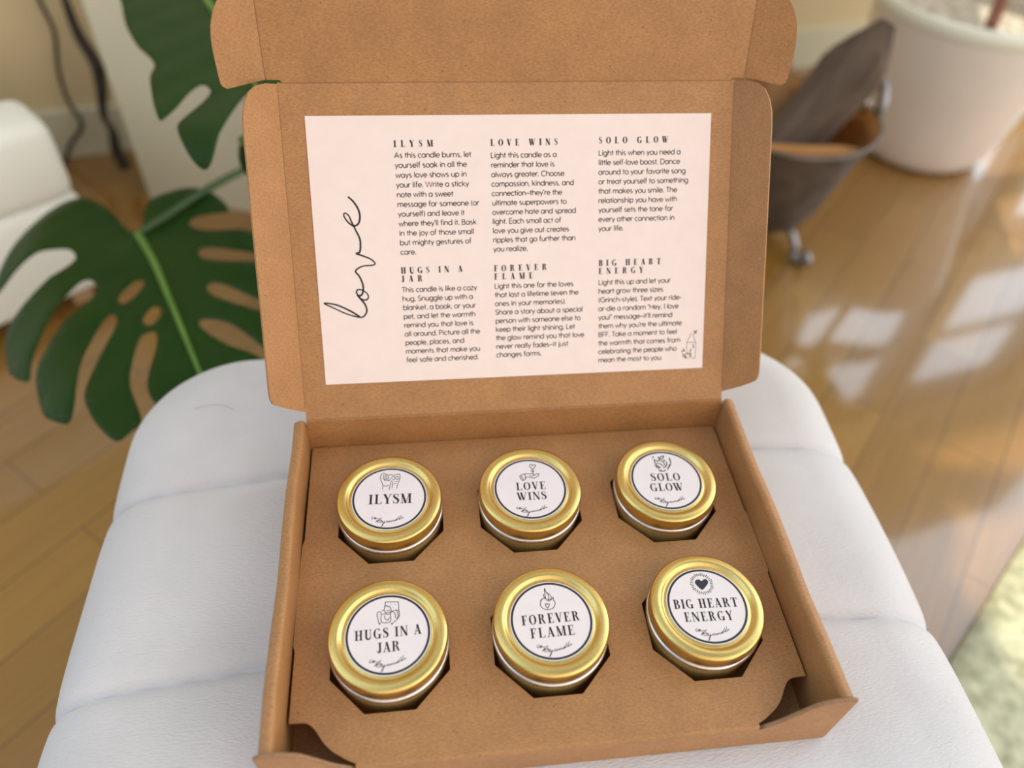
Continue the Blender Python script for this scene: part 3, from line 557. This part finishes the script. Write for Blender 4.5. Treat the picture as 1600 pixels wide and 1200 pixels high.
# ================================================================== ottoman
M_VELVET, N, L, B = new_mat('white_velvet')
tc = N.new('ShaderNodeTexCoord'); n1 = N.new('ShaderNodeTexNoise'); n1.inputs['Scale'].default_value = 14; n1.inputs['Detail'].default_value = 3
L.new(tc.outputs['Object'], n1.inputs[0])
cr = N.new('ShaderNodeValToRGB'); cr.color_ramp.elements[0].position = .35; cr.color_ramp.elements[1].position = .65
cr.color_ramp.elements[0].color = (.59, .575, .58, 1); cr.color_ramp.elements[1].color = (.65, .632, .635, 1)
L.new(n1.outputs[0], cr.inputs[0]); L.new(cr.outputs[0], B.inputs['Base Color'])
B.inputs['Roughness'].default_value = .85; B.inputs['Sheen Weight'].default_value = .35; B.inputs['Sheen Roughness'].default_value = .4
mp = N.new('ShaderNodeMapping'); mp.inputs['Scale'].default_value = (.6, 1.6, 1); L.new(tc.outputs['Object'], mp.inputs[0])
n2 = N.new('ShaderNodeTexNoise'); n2.inputs['Scale'].default_value = 520; n2.inputs['Detail'].default_value = 3; L.new(mp.outputs[0], n2.inputs[0])
bp = N.new('ShaderNodeBump'); bp.inputs['Strength'].default_value = .5; bp.inputs['Distance'].default_value = .0012
L.new(n2.outputs[0], bp.inputs['Height']); L.new(bp.outputs[0], B.inputs['Normal'])
M_LEGWOOD = mottled('pale_leg_wood', (.42, .28, .15), (.52, .36, .21), scale=30, stretch=(8, 8, 1), rough=.45)
ott = thing('ottoman', 'white velvet channel-tufted ottoman carrying the open cardboard box', 'ottoman', (0, 0, 0))
OX0, OX1, OY0, OY1 = -.287, .264, -.235, .341
ocx, ocy, ohx, ohy = (OX0+OX1)/2, (OY0+OY1)/2, (OX1-OX0)/2, (OY1-OY0)/2
SEAMS = [.2065, .070, -.065, -.165]
def round_rect_dist(dx, dy, hx, hy, r):
    # distance from the centre to the rounded rectangle along (dx, dy)
    lo, hi = 0, 2*(hx+hy)
    for _ in range(26):
        m = (lo+hi)/2; x, y = abs(dx*m), abs(dy*m)
        qx, qy = x-(hx-r), y-(hy-r)
        ins_ = (max(qx, 0)**2+max(qy, 0)**2)**.5+min(max(qx, qy), 0)-r
        if ins_ < 0: lo = m
        else: hi = m
    return lo
def cushion():
    bm = bmesh.new(); n = 300
    g = [[None]*(n+1) for _ in range(n+1)]
    RR = .050; CR = .085
    def seam_dz(x, y):
        s = 0
        for ys in SEAMS:
            yy = ys + .014*(x-ocx) - .10*max(0, abs(x-ocx)-.14)**1.2
            d = y-yy
            s -= .0060*math.exp(-abs(d)/.0034) + .0042*math.exp(-abs(d)/.022)
        return s
    for i in range(n+1):
        for j in range(n+1):
            a, b = 2*i/n-1, 2*j/n-1; m = max(abs(a), abs(b))
            if m < 1e-6: g[i][j] = bm.verts.new((ocx, ocy, 0)); continue
            # direction in the real rectangle so the grid stays aligned with the seams
            dx, dy = a*ohx/m, b*ohy/m; ln = math.hypot(dx, dy)
            # corner rounding: compare with plain rectangle edge
            R = round_rect_dist(dx/ln, dy/ln, ohx, ohy, CR)
            t = m if m < .6 else m
            x, y = dx/ln*R*m*1.0, dy/ln*R*m*1.0
            # keep interior regular: blend towards the plain grid
            wgt = m**6
            px, py = a*ohx, b*ohy
            x, y = px*(1-wgt)+x*wgt, py*(1-wgt)+y*wgt
            qx, qy = abs(x)-(ohx-CR), abs(y)-(ohy-CR)
            sd = (max(qx, 0)**2+max(qy, 0)**2)**.5+min(max(qx, qy), 0)-CR
            d = max(0, -sd)
            z = -(RR-math.sqrt(max(0, RR*RR-(RR-d)**2)))*.75 if d < RR else 0
            z -= .0035*min(1, (max(abs(x)/ohx, 0))**3)
            X, Y = x+ocx, y+ocy
            z += seam_dz(X, Y) + .0009*noise.noise(Vector((X*18, Y*18, 0)))
            if abs(X) < .155 and -.01 < Y < .21: z = min(z, -.0002)
            g[i][j] = bm.verts.new((X, Y, z))
    for i in range(n):
        for j in range(n): bm.faces.new((g[i][j], g[i+1][j], g[i+1][j+1], g[i][j+1]))
    ring = [g[i][0] for i in range(n)]+[g[n][j] for j in range(n)]+[g[i][n] for i in range(n, 0, -1)]+[g[0][j] for j in range(n, 0, -1)]
    prev = ring
    for k, (dz, sc) in enumerate([(-.016, 1.003), (-.05, 1.004), (-.10, 1.0), (-.15, .992), (-.165, .975)]):
        cur = []
        for v in ring:
            s = seam_dz(v.co.x, v.co.y)*.5
            cur.append(bm.verts.new(((v.co.x-ocx)*(sc+s)+ocx, (v.co.y-ocy)*sc+ocy, min(v.co.z, -.034)+dz)))
        for i in range(len(ring)):
            j = (i+1) % len(ring); bm.faces.new((prev[i], cur[i], cur[j], prev[j]))
        prev = cur
    bm.faces.new(prev)
    return finish_bm('cushion', bm, M_VELVET, ott, True)
cushion()
finish_bm('base_frame', box_bm(OX0+.02, OX1-.02, OY0+.02, OY1-.02, -.30, -.195, bevel=.012), M_VELVET, ott, False)
for sx in (-1, 1):
    for sy in (-1, 1):
        finish_bm('leg', lathe_bm([(0, -.301), (.020, -.301), (.012, FLOOR+.003), (.010, FLOOR), (0, FLOOR)], 20, cx=ocx+sx*(ohx-.06), cy=ocy+sy*(ohy-.06)), M_LEGWOOD, ott, False)
th_ = finish_bm('loose_thread', tube_bm([(v.x, v.y, v.z) for v in catmull([(-.2325, .2660, .0005), (-.2225, .2690, .0006), (-.2120, .2680, .0006), (-.2030, .2625, .0005)], 5)], .00016, 6), plain('grey_thread', (.25, .24, .25), .8))
tag(th_, 'short curved grey thread lying on the far left of the ottoman', 'thread')

# ================================================================== room shell
M_FLOOR, N, L, B = new_mat('oak_parquet')
tc = N.new('ShaderNodeTexCoord'); mp = N.new('ShaderNodeMapping'); mp.inputs['Rotation'].default_value = (0, 0, math.radians(-48))
L.new(tc.outputs['Object'], mp.inputs[0])
bk = N.new('ShaderNodeTexBrick'); bk.inputs['Scale'].default_value = 1.0; bk.inputs['Brick Width'].default_value = .42; bk.inputs['Row Height'].default_value = .085
bk.inputs['Mortar Size'].default_value = .0012; bk.inputs['Bias'].default_value = 0; bk.offset = .5
bk.inputs['Color1'].default_value = (.36, .195, .040, 1); bk.inputs['Color2'].default_value = (.29, .150, .032, 1); bk.inputs['Mortar'].default_value = (.16, .08, .025, 1)
L.new(mp.outputs[0], bk.inputs[0])
mp2 = N.new('ShaderNodeMapping'); mp2.inputs['Scale'].default_value = (3, 40, 1); L.new(mp.outputs[0], mp2.inputs[0])
nz = N.new('ShaderNodeTexNoise'); nz.inputs['Scale'].default_value = 2.2; nz.inputs['Detail'].default_value = 6; L.new(mp2.outputs[0], nz.inputs[0])
cr = N.new('ShaderNodeValToRGB'); cr.color_ramp.elements[0].color = (.68, .62, .56, 1); cr.color_ramp.elements[1].color = (1, 1, 1, 1)
L.new(nz.outputs[0], cr.inputs[0])
mx = N.new('ShaderNodeMixRGB'); mx.blend_type = 'MULTIPLY'; mx.inputs[0].default_value = .9
L.new(bk.outputs[0], mx.inputs[1]); L.new(cr.outputs[0], mx.inputs[2]); L.new(mx.outputs[0], B.inputs['Base Color'])
B.inputs['Roughness'].default_value = .22; B.inputs['Coat Weight'].default_value = 1.0; B.inputs['Coat IOR'].default_value = 1.6; B.inputs['Coat Roughness'].default_value = .06
floor = struct(finish_bm('floor', box_bm(-3.2, 3.6, -3.2, 3.4, FLOOR-.05, FLOOR), M_FLOOR))

M_WALL = mottled('beige_wall_paint', (.60, .50, .30), (.65, .545, .335), scale=4, rough=.8, bump=.1, bscale=200)
M_TRIM = mottled('cream_trim_paint', (.60, .59, .45), (.64, .63, .49), scale=5, rough=.5)
RA = math.radians(13); RC, RS = math.cos(RA), math.sin(RA)
P0 = Vector((-.80, 1.36, 0))
def wallf(a, b, n): return (P0.x+a*RC-(-n)*RS*-1, P0.y+a*RS+(n)*RC, FLOOR+b)     # a along the wall, b up, n behind
WIN = [(2.20, 2.90), (2.98, 3.70)]
holes = []
for a0, a1 in WIN:
    holes.append([(a0, .34), (a1, .34), (a1, .82), (a0, .82)])
    holes.append([(a0, .98), (a1, .98), (a1, 1.80), (a0, 1.80)])
struct(finish_bm('wall_back', plate_bm([(-1.6, 0), (4.6, 0), (4.6, 3.3), (-1.6, 3.3)], holes, 0, .14, wallf), M_WALL))
M_GLASS = plain('window_glass', (.95, .97, 1), .02, 0, Transmission_Weight=1.0, IOR=1.01)
wn_ = 1
for a0, a1 in WIN:
    for b0, b1 in ((.34, .82), (.98, 1.80)):
        bm = bmesh.new(); fw_ = .035
        plate_bm([(a0+.001, b0+.001), (a1-.001, b0+.001), (a1-.001, b1-.001), (a0+.001, b1-.001)],
                 [[(a0+fw_, b0+fw_), (a1-fw_, b0+fw_), (a1-fw_, (b0+b1)/2-.015), (a0+fw_, (b0+b1)/2-.015)],
                  [(a0+fw_, (b0+b1)/2+.015), (a1-fw_, (b0+b1)/2+.015), (a1-fw_, b1-fw_), (a0+fw_, b1-fw_)]], .05, .09, wallf, bm)
        o = struct(finish_bm('window_%d' % wn_, bm, plain('window_frame_paint', (.8, .8, .78), .4))); wn_ += 1
struct(finish_bm('baseboard_back', plate_bm([(-1.6, 0), (4.6, 0), (4.6, .095), (-1.6, .095)], [], -.015, -.0005, wallf), M_TRIM))
# cream wall return that stands forward of the beige wall
struct(finish_bm('wall_pier', box_bm(0, .62, 0, .20, 0, 3.3), M_TRIM))
pier = bpy.data.objects['wall_pier']; pier.location = (-.574, 1.198, FLOOR); pier.rotation_euler = (0, 0, math.radians(-15))

# ================================================================== rug, pot, bucket and logs on the right
M_RUG = mottled('speckled_wool', (.33, .34, .22), (.66, .67, .48), scale=60, rough=.95, bump=.8, bscale=180)
rx, ry = Vector((.718-.527, .337-.183, 0)).normalized(), None
rn = Vector((rx.y, -rx.x, 0))
c0 = Vector((.527, .183, 0))-rx*.20
bm = bmesh.new(); NU, NV = 60, 40
vs = [[bm.verts.new(c0+rx*(1.6*i/NU)+rn*(1.3*j/NV)+Vector((0, 0, FLOOR+.009+.002*noise.noise(Vector((i*.7, j*.7, 0))))))for j in range(NV+1)] for i in range(NU+1)]
for i in range(NU):
    for j in range(NV): bm.faces.new((vs[i][j], vs[i+1][j], vs[i+1][j+1], vs[i][j+1]))
edge = [vs[i][0] for i in range(NU)]+[vs[NU][j] for j in range(NV)]+[vs[i][NV] for i in range(NU, 0, -1)]+[vs[0][j] for j in range(NV, 0, -1)]
low = [bm.verts.new((v.co.x, v.co.y, FLOOR)) for v in edge]
for i in range(len(edge)):
    j = (i+1) % len(edge); bm.faces.new((edge[i], edge[j], low[j], low[i]))
bm.faces.new(low)
rug = finish_bm('rug', bm, M_RUG, None, True)
tag(rug, 'pale speckled woven rug on the wooden floor, right of the ottoman', 'rug')

M_POT = mottled('glazed_white_ceramic', (.76, .71, .66), (.80, .75, .70), scale=6, rough=.22, Coat_Weight=.4, Coat_Roughness=.12)
M_SOIL = mottled('pale_pebbles', (.30, .26, .17), (.80, .78, .70), scale=55, rough=.9, bump=1, bscale=90)
PX, PY = 1.060, 1.345
pot = thing('plant_pot', 'large glazed white ceramic floor pot with a plant stem growing inside', 'plant pot', (PX, PY, FLOOR))
pp = [(0, .002), (.112, .002), (.126, .006), (.138, .018), (.147, .040), (.158, .08), (.169, .13), (.180, .18), (.189, .23), (.196, .28), (.200, .308), (.2005, .318), (.196, .324), (.189, .322), (.186, .312), (.184, .26)]
autosmooth(finish_bm('pot_shell', lathe_bm(pp, 96), M_POT, pot), 60)
finish_bm('soil', lathe_bm([(0, .276), (.10, .274), (.1850, .272)], 64), M_SOIL, pot, True)
M_RIM = plain('pale_green_rim', (.80, .83, .72), .3)
finish_bm('pot_rim', lathe_bm([(.2005, .300), (.2035, .306), (.2045, .318), (.2015, .3265), (.193, .328), (.187, .322), (.186, .314)], 96), M_RIM, pot, True)
M_STEM = mottled('reddish_stem', (.25, .10, .07), (.36, .17, .12), scale=40, rough=.7)
finish_bm('stem', tube_bm([(v.x, v.y, v.z) for v in catmull([(.03, -.02, .270), (.02, -.015, .45), (0, -.005, .62), (.02, .0, .85), (.01, .02, 1.1)], 5)], lambda t: .013-.006*t, 12), M_STEM, pot, True)
M_FICUS = mottled('green_leaf_blade', (.03, .10, .02), (.05, .16, .03), scale=25, rough=.35)
random.seed(5)
def simple_leaf(name, base, dirv, ln, wd, mat, parent):
    d = Vector(dirv).normalized(); s = d.cross(Vector((0, 0, 1))).normalized(); u = s.cross(d)
    vs, fs = [], []
    n = 10
    for i in range(n+1):
        t = i/n; w = wd*math.sin(PI*min(1, t*.98+.02))**.8*.5
        c = Vector(base)+d*ln*t-Vector((0, 0, 1))*ln*.35*t*t
        for k in (-1, 0, 1): vs.append(c+s*w*k+u*(abs(k)*w*.25))
    for i in range(n):
        for k in range(2): q = i*3+k; fs.append((q, q+1, q+4, q+3))
    o = finish(name, vs, fs, mat, parent, True)
    md = o.modifiers.new('thick', 'SOLIDIFY'); md.thickness = .0008
    return o
for i in range(14):
    a = i*2.4; z = .62+.035*i
    simple_leaf('leaf', (.01, 0, z), (math.cos(a), math.sin(a), .55), .20+.05*random.random(), .09, M_FICUS, pot)

M_BKT = mottled('aged_zinc', (.10, .088, .080), (.19, .17, .155), scale=26, rough=.42, metal=.75)
M_ZINC = mottled('bright_zinc', (.22, .225, .24), (.34, .35, .37), scale=60, rough=.3, metal=.9)
M_BRASS = mottled('rusty_inner_metal', (.30, .13, .035), (.45, .24, .08), scale=22, rough=.5, metal=.5)
BX, BY = .580, 1.050
bkt = thing('firewood_bucket', 'dark metal bucket on curled feet holding split firewood', 'bucket', (BX, BY, FLOOR))
bo = [(0, .045), (.070, .045), (.085, .050), (.098, .075), (.112, .12), (.126, .17), (.145, .225), (.150, .240)]
bi = [(.150, .240), (.1475, .2405), (.135, .215), (.120, .16), (.105, .10), (.08, .06), (0, .056)]
autosmooth(finish_bm('bucket_shell', lathe_bm(bo, 72), M_BKT, bkt), 50)
finish_bm('inner_lining', lathe_bm(bi, 72), M_BRASS, bkt, True)
finish_bm('rim_band', lathe_bm([(.1495, .233), (.1520, .234), (.1530, .2375), (.1522, .241), (.150, .242), (.1475, .241), (.147, .237)], 72), M_BKT, bkt, True)
for k in range(3):
    a = math.radians(-68+120*k)
    ca, sa = math.cos(a), math.sin(a)
    pts = [(.070, .052), (.092, .045), (.106, .028), (.108, .013), (.120, .0075), (.137, .010), (.144, .022), (.136, .030), (.128, .024)]
    finish_bm('foot', tube_bm([(v.x*ca, v.x*sa, v.y) for v in catmull(pts, 4)], .0068, 10), M_ZINC, bkt, True)
for k in range(2):
    a = math.radians(8+180*k); c = Vector((math.cos(a)*.160, math.sin(a)*.160, .248))
    ring = [c+Vector((math.cos(a)*math.cos(t)*.006-math.sin(a)*math.cos(t)*.030, math.sin(a)*math.cos(t)*.006+math.cos(a)*math.cos(t)*.030, .034*math.sin(t))) for t in [2*PI*q/24 for q in range(25)]]
    finish_bm('ring_handle', tube_bm(ring, .0088, 10), M_ZINC, bkt, True)
    finish_bm('handle_plate', lathe_bm([(0, .214), (.012, .214), (.012, .236), (0, .236)], 20, cx=math.cos(a)*.152, cy=math.sin(a)*.152), M_ZINC, bkt)
M_BARK = mottled('grey_bark', (.055, .038, .026), (.16, .115, .085), scale=30, rough=.95, bump=1.0, bscale=60, stretch=(1, 1, .25))
M_SPLIT = mottled('split_wood', (.30, .15, .06), (.46, .26, .11), scale=30, rough=.85, stretch=(1, 1, .1))
M_BRASSWOOD = mottled('orange_split_wood', (.30, .13, .035), (.50, .26, .08), scale=40, rough=.8, stretch=(1, 1, .1))
def log(base, top, r, label, seed, flat=.55, mat=M_BARK):
    base = Vector(base); top = Vector(top); ax = (top-base); ln = ax.length
    bm = bmesh.new(); seg = 20; rows = []
    n = 16
    for i in range(n+1):
        t = i/n; taper = 1 if t < .75 else 1-.72*((t-.75)/.25)**1.3
        row = []
        for k in range(seg):
            a = 2*PI*k/seg
            rr = r*taper*(1+.16*noise.noise(Vector((math.cos(a)*1.7+seed, math.sin(a)*1.7, t*3))))
            x, y = math.cos(a)*rr, math.sin(a)*rr
            if y < -r*flat*.6: y = -r*flat*.6+(y+r*flat*.6)*.15
            row.append(bm.verts.new((x+.012*math.sin(t*4+seed), y, t*ln)))
        rows.append(row)
    for a_, b_ in zip(rows, rows[1:]):
        for k in range(seg): bm.faces.new((a_[k], a_[(k+1) % seg], b_[(k+1) % seg], b_[k]))
    bm.faces.new(rows[0]); bm.faces.new(rows[-1])
    o = finish_bm('firewood_log', bm, mat, None); autosmooth(o, 55)
    o.data.materials.append(M_SPLIT)
    for p in o.data.polygons:
        if len(p.vertices) > 4 or p.normal.y < -.9: p.material_index = 1
    o.location = base; o.rotation_euler = ax.to_track_quat('Z', 'Y').to_euler()
    tag(o, label, 'log', 'firewood in the metal bucket'); return o
log((BX-.045, BY-.035, FLOOR+.075), (.712, 1.095, -.045), .052, 'tallest dark bark log leaning right over the bucket rim', 1.0)
log((BX+.005, BY+.068, FLOOR+.080), (.585, 1.172, -.085), .030, 'shorter brown split log standing left at the back of the bucket', 4.0, .2, M_SPLIT)
log((BX-.090, BY-.098, FLOOR+.212), (BX+.085, BY-.094, FLOOR+.222), .015, 'thin orange-brown split stick lying across the front of the bucket rim', 8.0, .3, M_BRASSWOOD)

# ================================================================== left side: monstera, armchair, cords
M_LEAF, N, L, B = new_mat('monstera_leaf')
tc = N.new('ShaderNodeTexCoord'); nz = N.new('ShaderNodeTexNoise'); nz.inputs['Scale'].default_value = 9; nz.inputs['Detail'].default_value = 3
L.new(tc.outputs['Object'], nz.inputs[0])
cr = N.new('ShaderNodeValToRGB'); cr.color_ramp.elements[0].color = (.008, .034, .004, 1); cr.color_ramp.elements[1].color = (.020, .062, .008, 1)
L.new(nz.outputs[0], cr.inputs[0]); L.new(cr.outputs[0], B.inputs['Base Color'])
B.inputs['Roughness'].default_value = .46; B.inputs['Specular IOR Level'].default_value = .16
M_RIB = mottled('pale_green_rib', (.10, .22, .03), (.15, .29, .045), scale=20, rough=.5)
M_STALK = mottled('green_stalk', (.03, .075, .02), (.05, .11, .03), scale=20, rough=.5)
plant = thing('monstera_plant', 'potted monstera with large glossy split leaves, behind the ottoman', 'plant', (0, 0, 0))
def leaf_mesh(outline, holes, mid, z0, bulge=.02, droop=.0, grid=.011):
    pts = [Vector(p) for p in outline]; edges = []; n = len(pts)
    edges += [(i, (i+1) % n) for i in range(n)]
    for h in holes:
        k = len(pts); pts += [Vector(p) for p in h]; m = len(h); edges += [(k+i, k+(i+1) % m) for i in range(m)]
    def inside(p, poly):
        c = False; j = len(poly)-1
        for i in range(len(poly)):
            a, b = poly[i], poly[j]
            if (a[1] > p[1]) != (b[1] > p[1]) and p[0] < (b[0]-a[0])*(p[1]-a[1])/(b[1]-a[1])+a[0]: c = not c
            j = i
        return c
    xs = [p[0] for p in outline]; ys = [p[1] for p in outline]
    x = min(xs)
    while x < max(xs):
        y = min(ys)
        while y < max(ys):
            q = (x+random.uniform(-.002, .002), y+random.uniform(-.002, .002))
            if inside(q, outline) and not any(inside(q, h) for h in holes): pts.append(Vector(q))
            y += grid
        x += grid
    V, E_, F, *_ = delaunay_2d_cdt([Vector((p[0], p[1])) for p in pts], edges, [], 0, 1e-6)
    F = [f for f in F if inside((sum(V[i][0] for i in f)/3, sum(V[i][1] for i in f)/3), outline) and not any(inside((sum(V[i][0] for i in f)/3, sum(V[i][1] for i in f)/3), h) for h in holes)]
    def zz(p):
        d = min(((Vector(p)-Vector(a)).length if (Vector(b)-Vector(a)).length == 0 else
                 (Vector(p)-(Vector(a)+(Vector(b)-Vector(a))*max(0, min(1, (Vector(p)-Vector(a)).dot(Vector(b)-Vector(a))/(Vector(b)-Vector(a)).length_squared)))).length) for a, b in zip(mid, mid[1:]))
        t = (Vector(p)-Vector(mid[0])).dot((Vector(mid[-1])-Vector(mid[0])).normalized())
        return z0+bulge*math.sin(min(d/.10, 1.6))-.9*max(0, d-.10)**1.4*2-droop*max(0, t)**2+.0007*math.sin((t-d*.8)*110)*min(1, d/.02)
    return V, F, zz
def monstera_leaf(outline, holes, mid, z0, **kw):
    outline = [(v.x, v.y) for v in catmull(outline, 3, True)]; holes = [[(v.x, v.y) for v in catmull(h, 3, True)] for h in holes]
    V, F, zz = leaf_mesh(outline, holes, mid, z0, **kw)
    verts = [(v[0], v[1], zz((v[0], v[1]))) for v in V]
    faces = []
    for f in F:
        a, b, c = [verts[i] for i in f]
        ar = (b[0]-a[0])*(c[1]-a[1])-(b[1]-a[1])*(c[0]-a[0]); faces.append(tuple(f) if ar > 0 else tuple(reversed(f)))
    o = finish('leaf', verts, faces, M_LEAF, plant, True)
    md = o.modifiers.new('thick', 'SOLIDIFY'); md.thickness = .0009
    P = catmull([(x, y, zz((x, y))+.0012) for x, y in mid], 5)
    finish_bm('midrib', tube_bm([tuple(v) for v in P], lambda t: .0042*(1-.75*t)+.0004, 8), M_RIB, o, True)
    return zz
zz1 = monstera_leaf(LEAF1, HOLES1, MID1, -.12, bulge=.012)
zz2 = monstera_leaf(LEAF2, [], MID2, .075, bulge=.010)
zz3 = monstera_leaf(LEAF3, [], [LEAF3[0], LEAF3[5]], .02, bulge=.004)
PCX, PCY = -.03, .83
M_TERRA = mottled('cream_planter', (.60, .56, .46), (.66, .62, .52), scale=8, rough=.5)
autosmooth(finish_bm('pot', lathe_bm([(0, FLOOR), (.105, FLOOR), (.115, FLOOR+.01), (.145, FLOOR+.22), (.150, FLOOR+.235), (.146, FLOOR+.24), (.138, FLOOR+.235), (.135, FLOOR+.20)], 64, cx=PCX, cy=PCY), M_TERRA, plant), 50)
finish_bm('soil', lathe_bm([(0, FLOOR+.205), (.136, FLOOR+.20)], 48, cx=PCX, cy=PCY), M_SOIL, plant, True)
def petiole(end, via, r=.0042):
    pts = [(PCX+random.uniform(-.02, .02), PCY+random.uniform(-.02, .02), FLOOR+.19)]+via+[end]
    finish_bm('leaf_stalk', tube_bm([tuple(v) for v in catmull(pts, 8)], lambda t: r*(1.4-.4*t), 8), M_STALK, plant, True)
petiole((MID1[0][0], MID1[0][1], -.1195), [(-.08, .835, -.20), (-.17, .835, -.125), (-.232, .820, -.112), (-.282, .780, -.110), (-.327, .720, -.106), (-.365, .672, -.110)])
petiole((MID2[0][0], MID2[0][1], .0755), [(-.05, .86, -.08), (-.12, .90, .06)])
petiole((LEAF3[0][0]+.012, LEAF3[0][1]-.01, .019), [(-.06, .80, -.15), (-.14, .72, -.05)])

M_WHITE = mottled('white_upholstery', (.80, .83, .77), (.86, .89, .83), scale=7, rough=.85, bump=.2, bscale=300)
ch = thing('armchair', 'white upholstered low armchair at the left edge beside the beige wall', 'armchair', (-.555, .905, FLOOR), math.radians(38))
# local +x runs to the right along the front, -y is the front, origin at the near right corner
autosmooth(finish_bm('chair_body', box_bm(-.62, 0, 0, .50, .035, .200, bevel=.02), M_WHITE, ch), 60)
autosmooth(finish_bm('arm', box_bm(-.62, -.002, .0, .11, .195, .315, bevel=.022), M_WHITE, ch), 60)
autosmooth(finish_bm('seat_cushion', box_bm(-.60, -.005, .105, .49, .198, .262, bevel=.025), M_WHITE, ch), 60)
for x in (-.57, -.05):
    for y in (.05, .45):
        finish_bm('leg', box_bm(x-.015, x+.015, y-.015, y+.015, 0, .037), M_LEGWOOD, ch)

M_CORD = plain('black_cord', (.02, .018, .017), .55)
cA = tag(finish_bm('hanging_cord', tube_bm([tuple(v) for v in catmull(CORDA, 6)], .0042, 8), M_CORD), 'thin dark cord hanging down the beige wall to the baseboard', 'cord')
cB = tag(finish_bm('twisted_branch', tube_bm([tuple(v) for v in catmull(CORDB, 6)], lambda t: .005+.006*abs(math.sin(t*5)), 10), mottled('dark_branch_bark', (.02, .014, .011), (.06, .045, .035), scale=60, rough=.8)), 'dark twisted thick branch standing at the edge of the cream pier', 'branch')
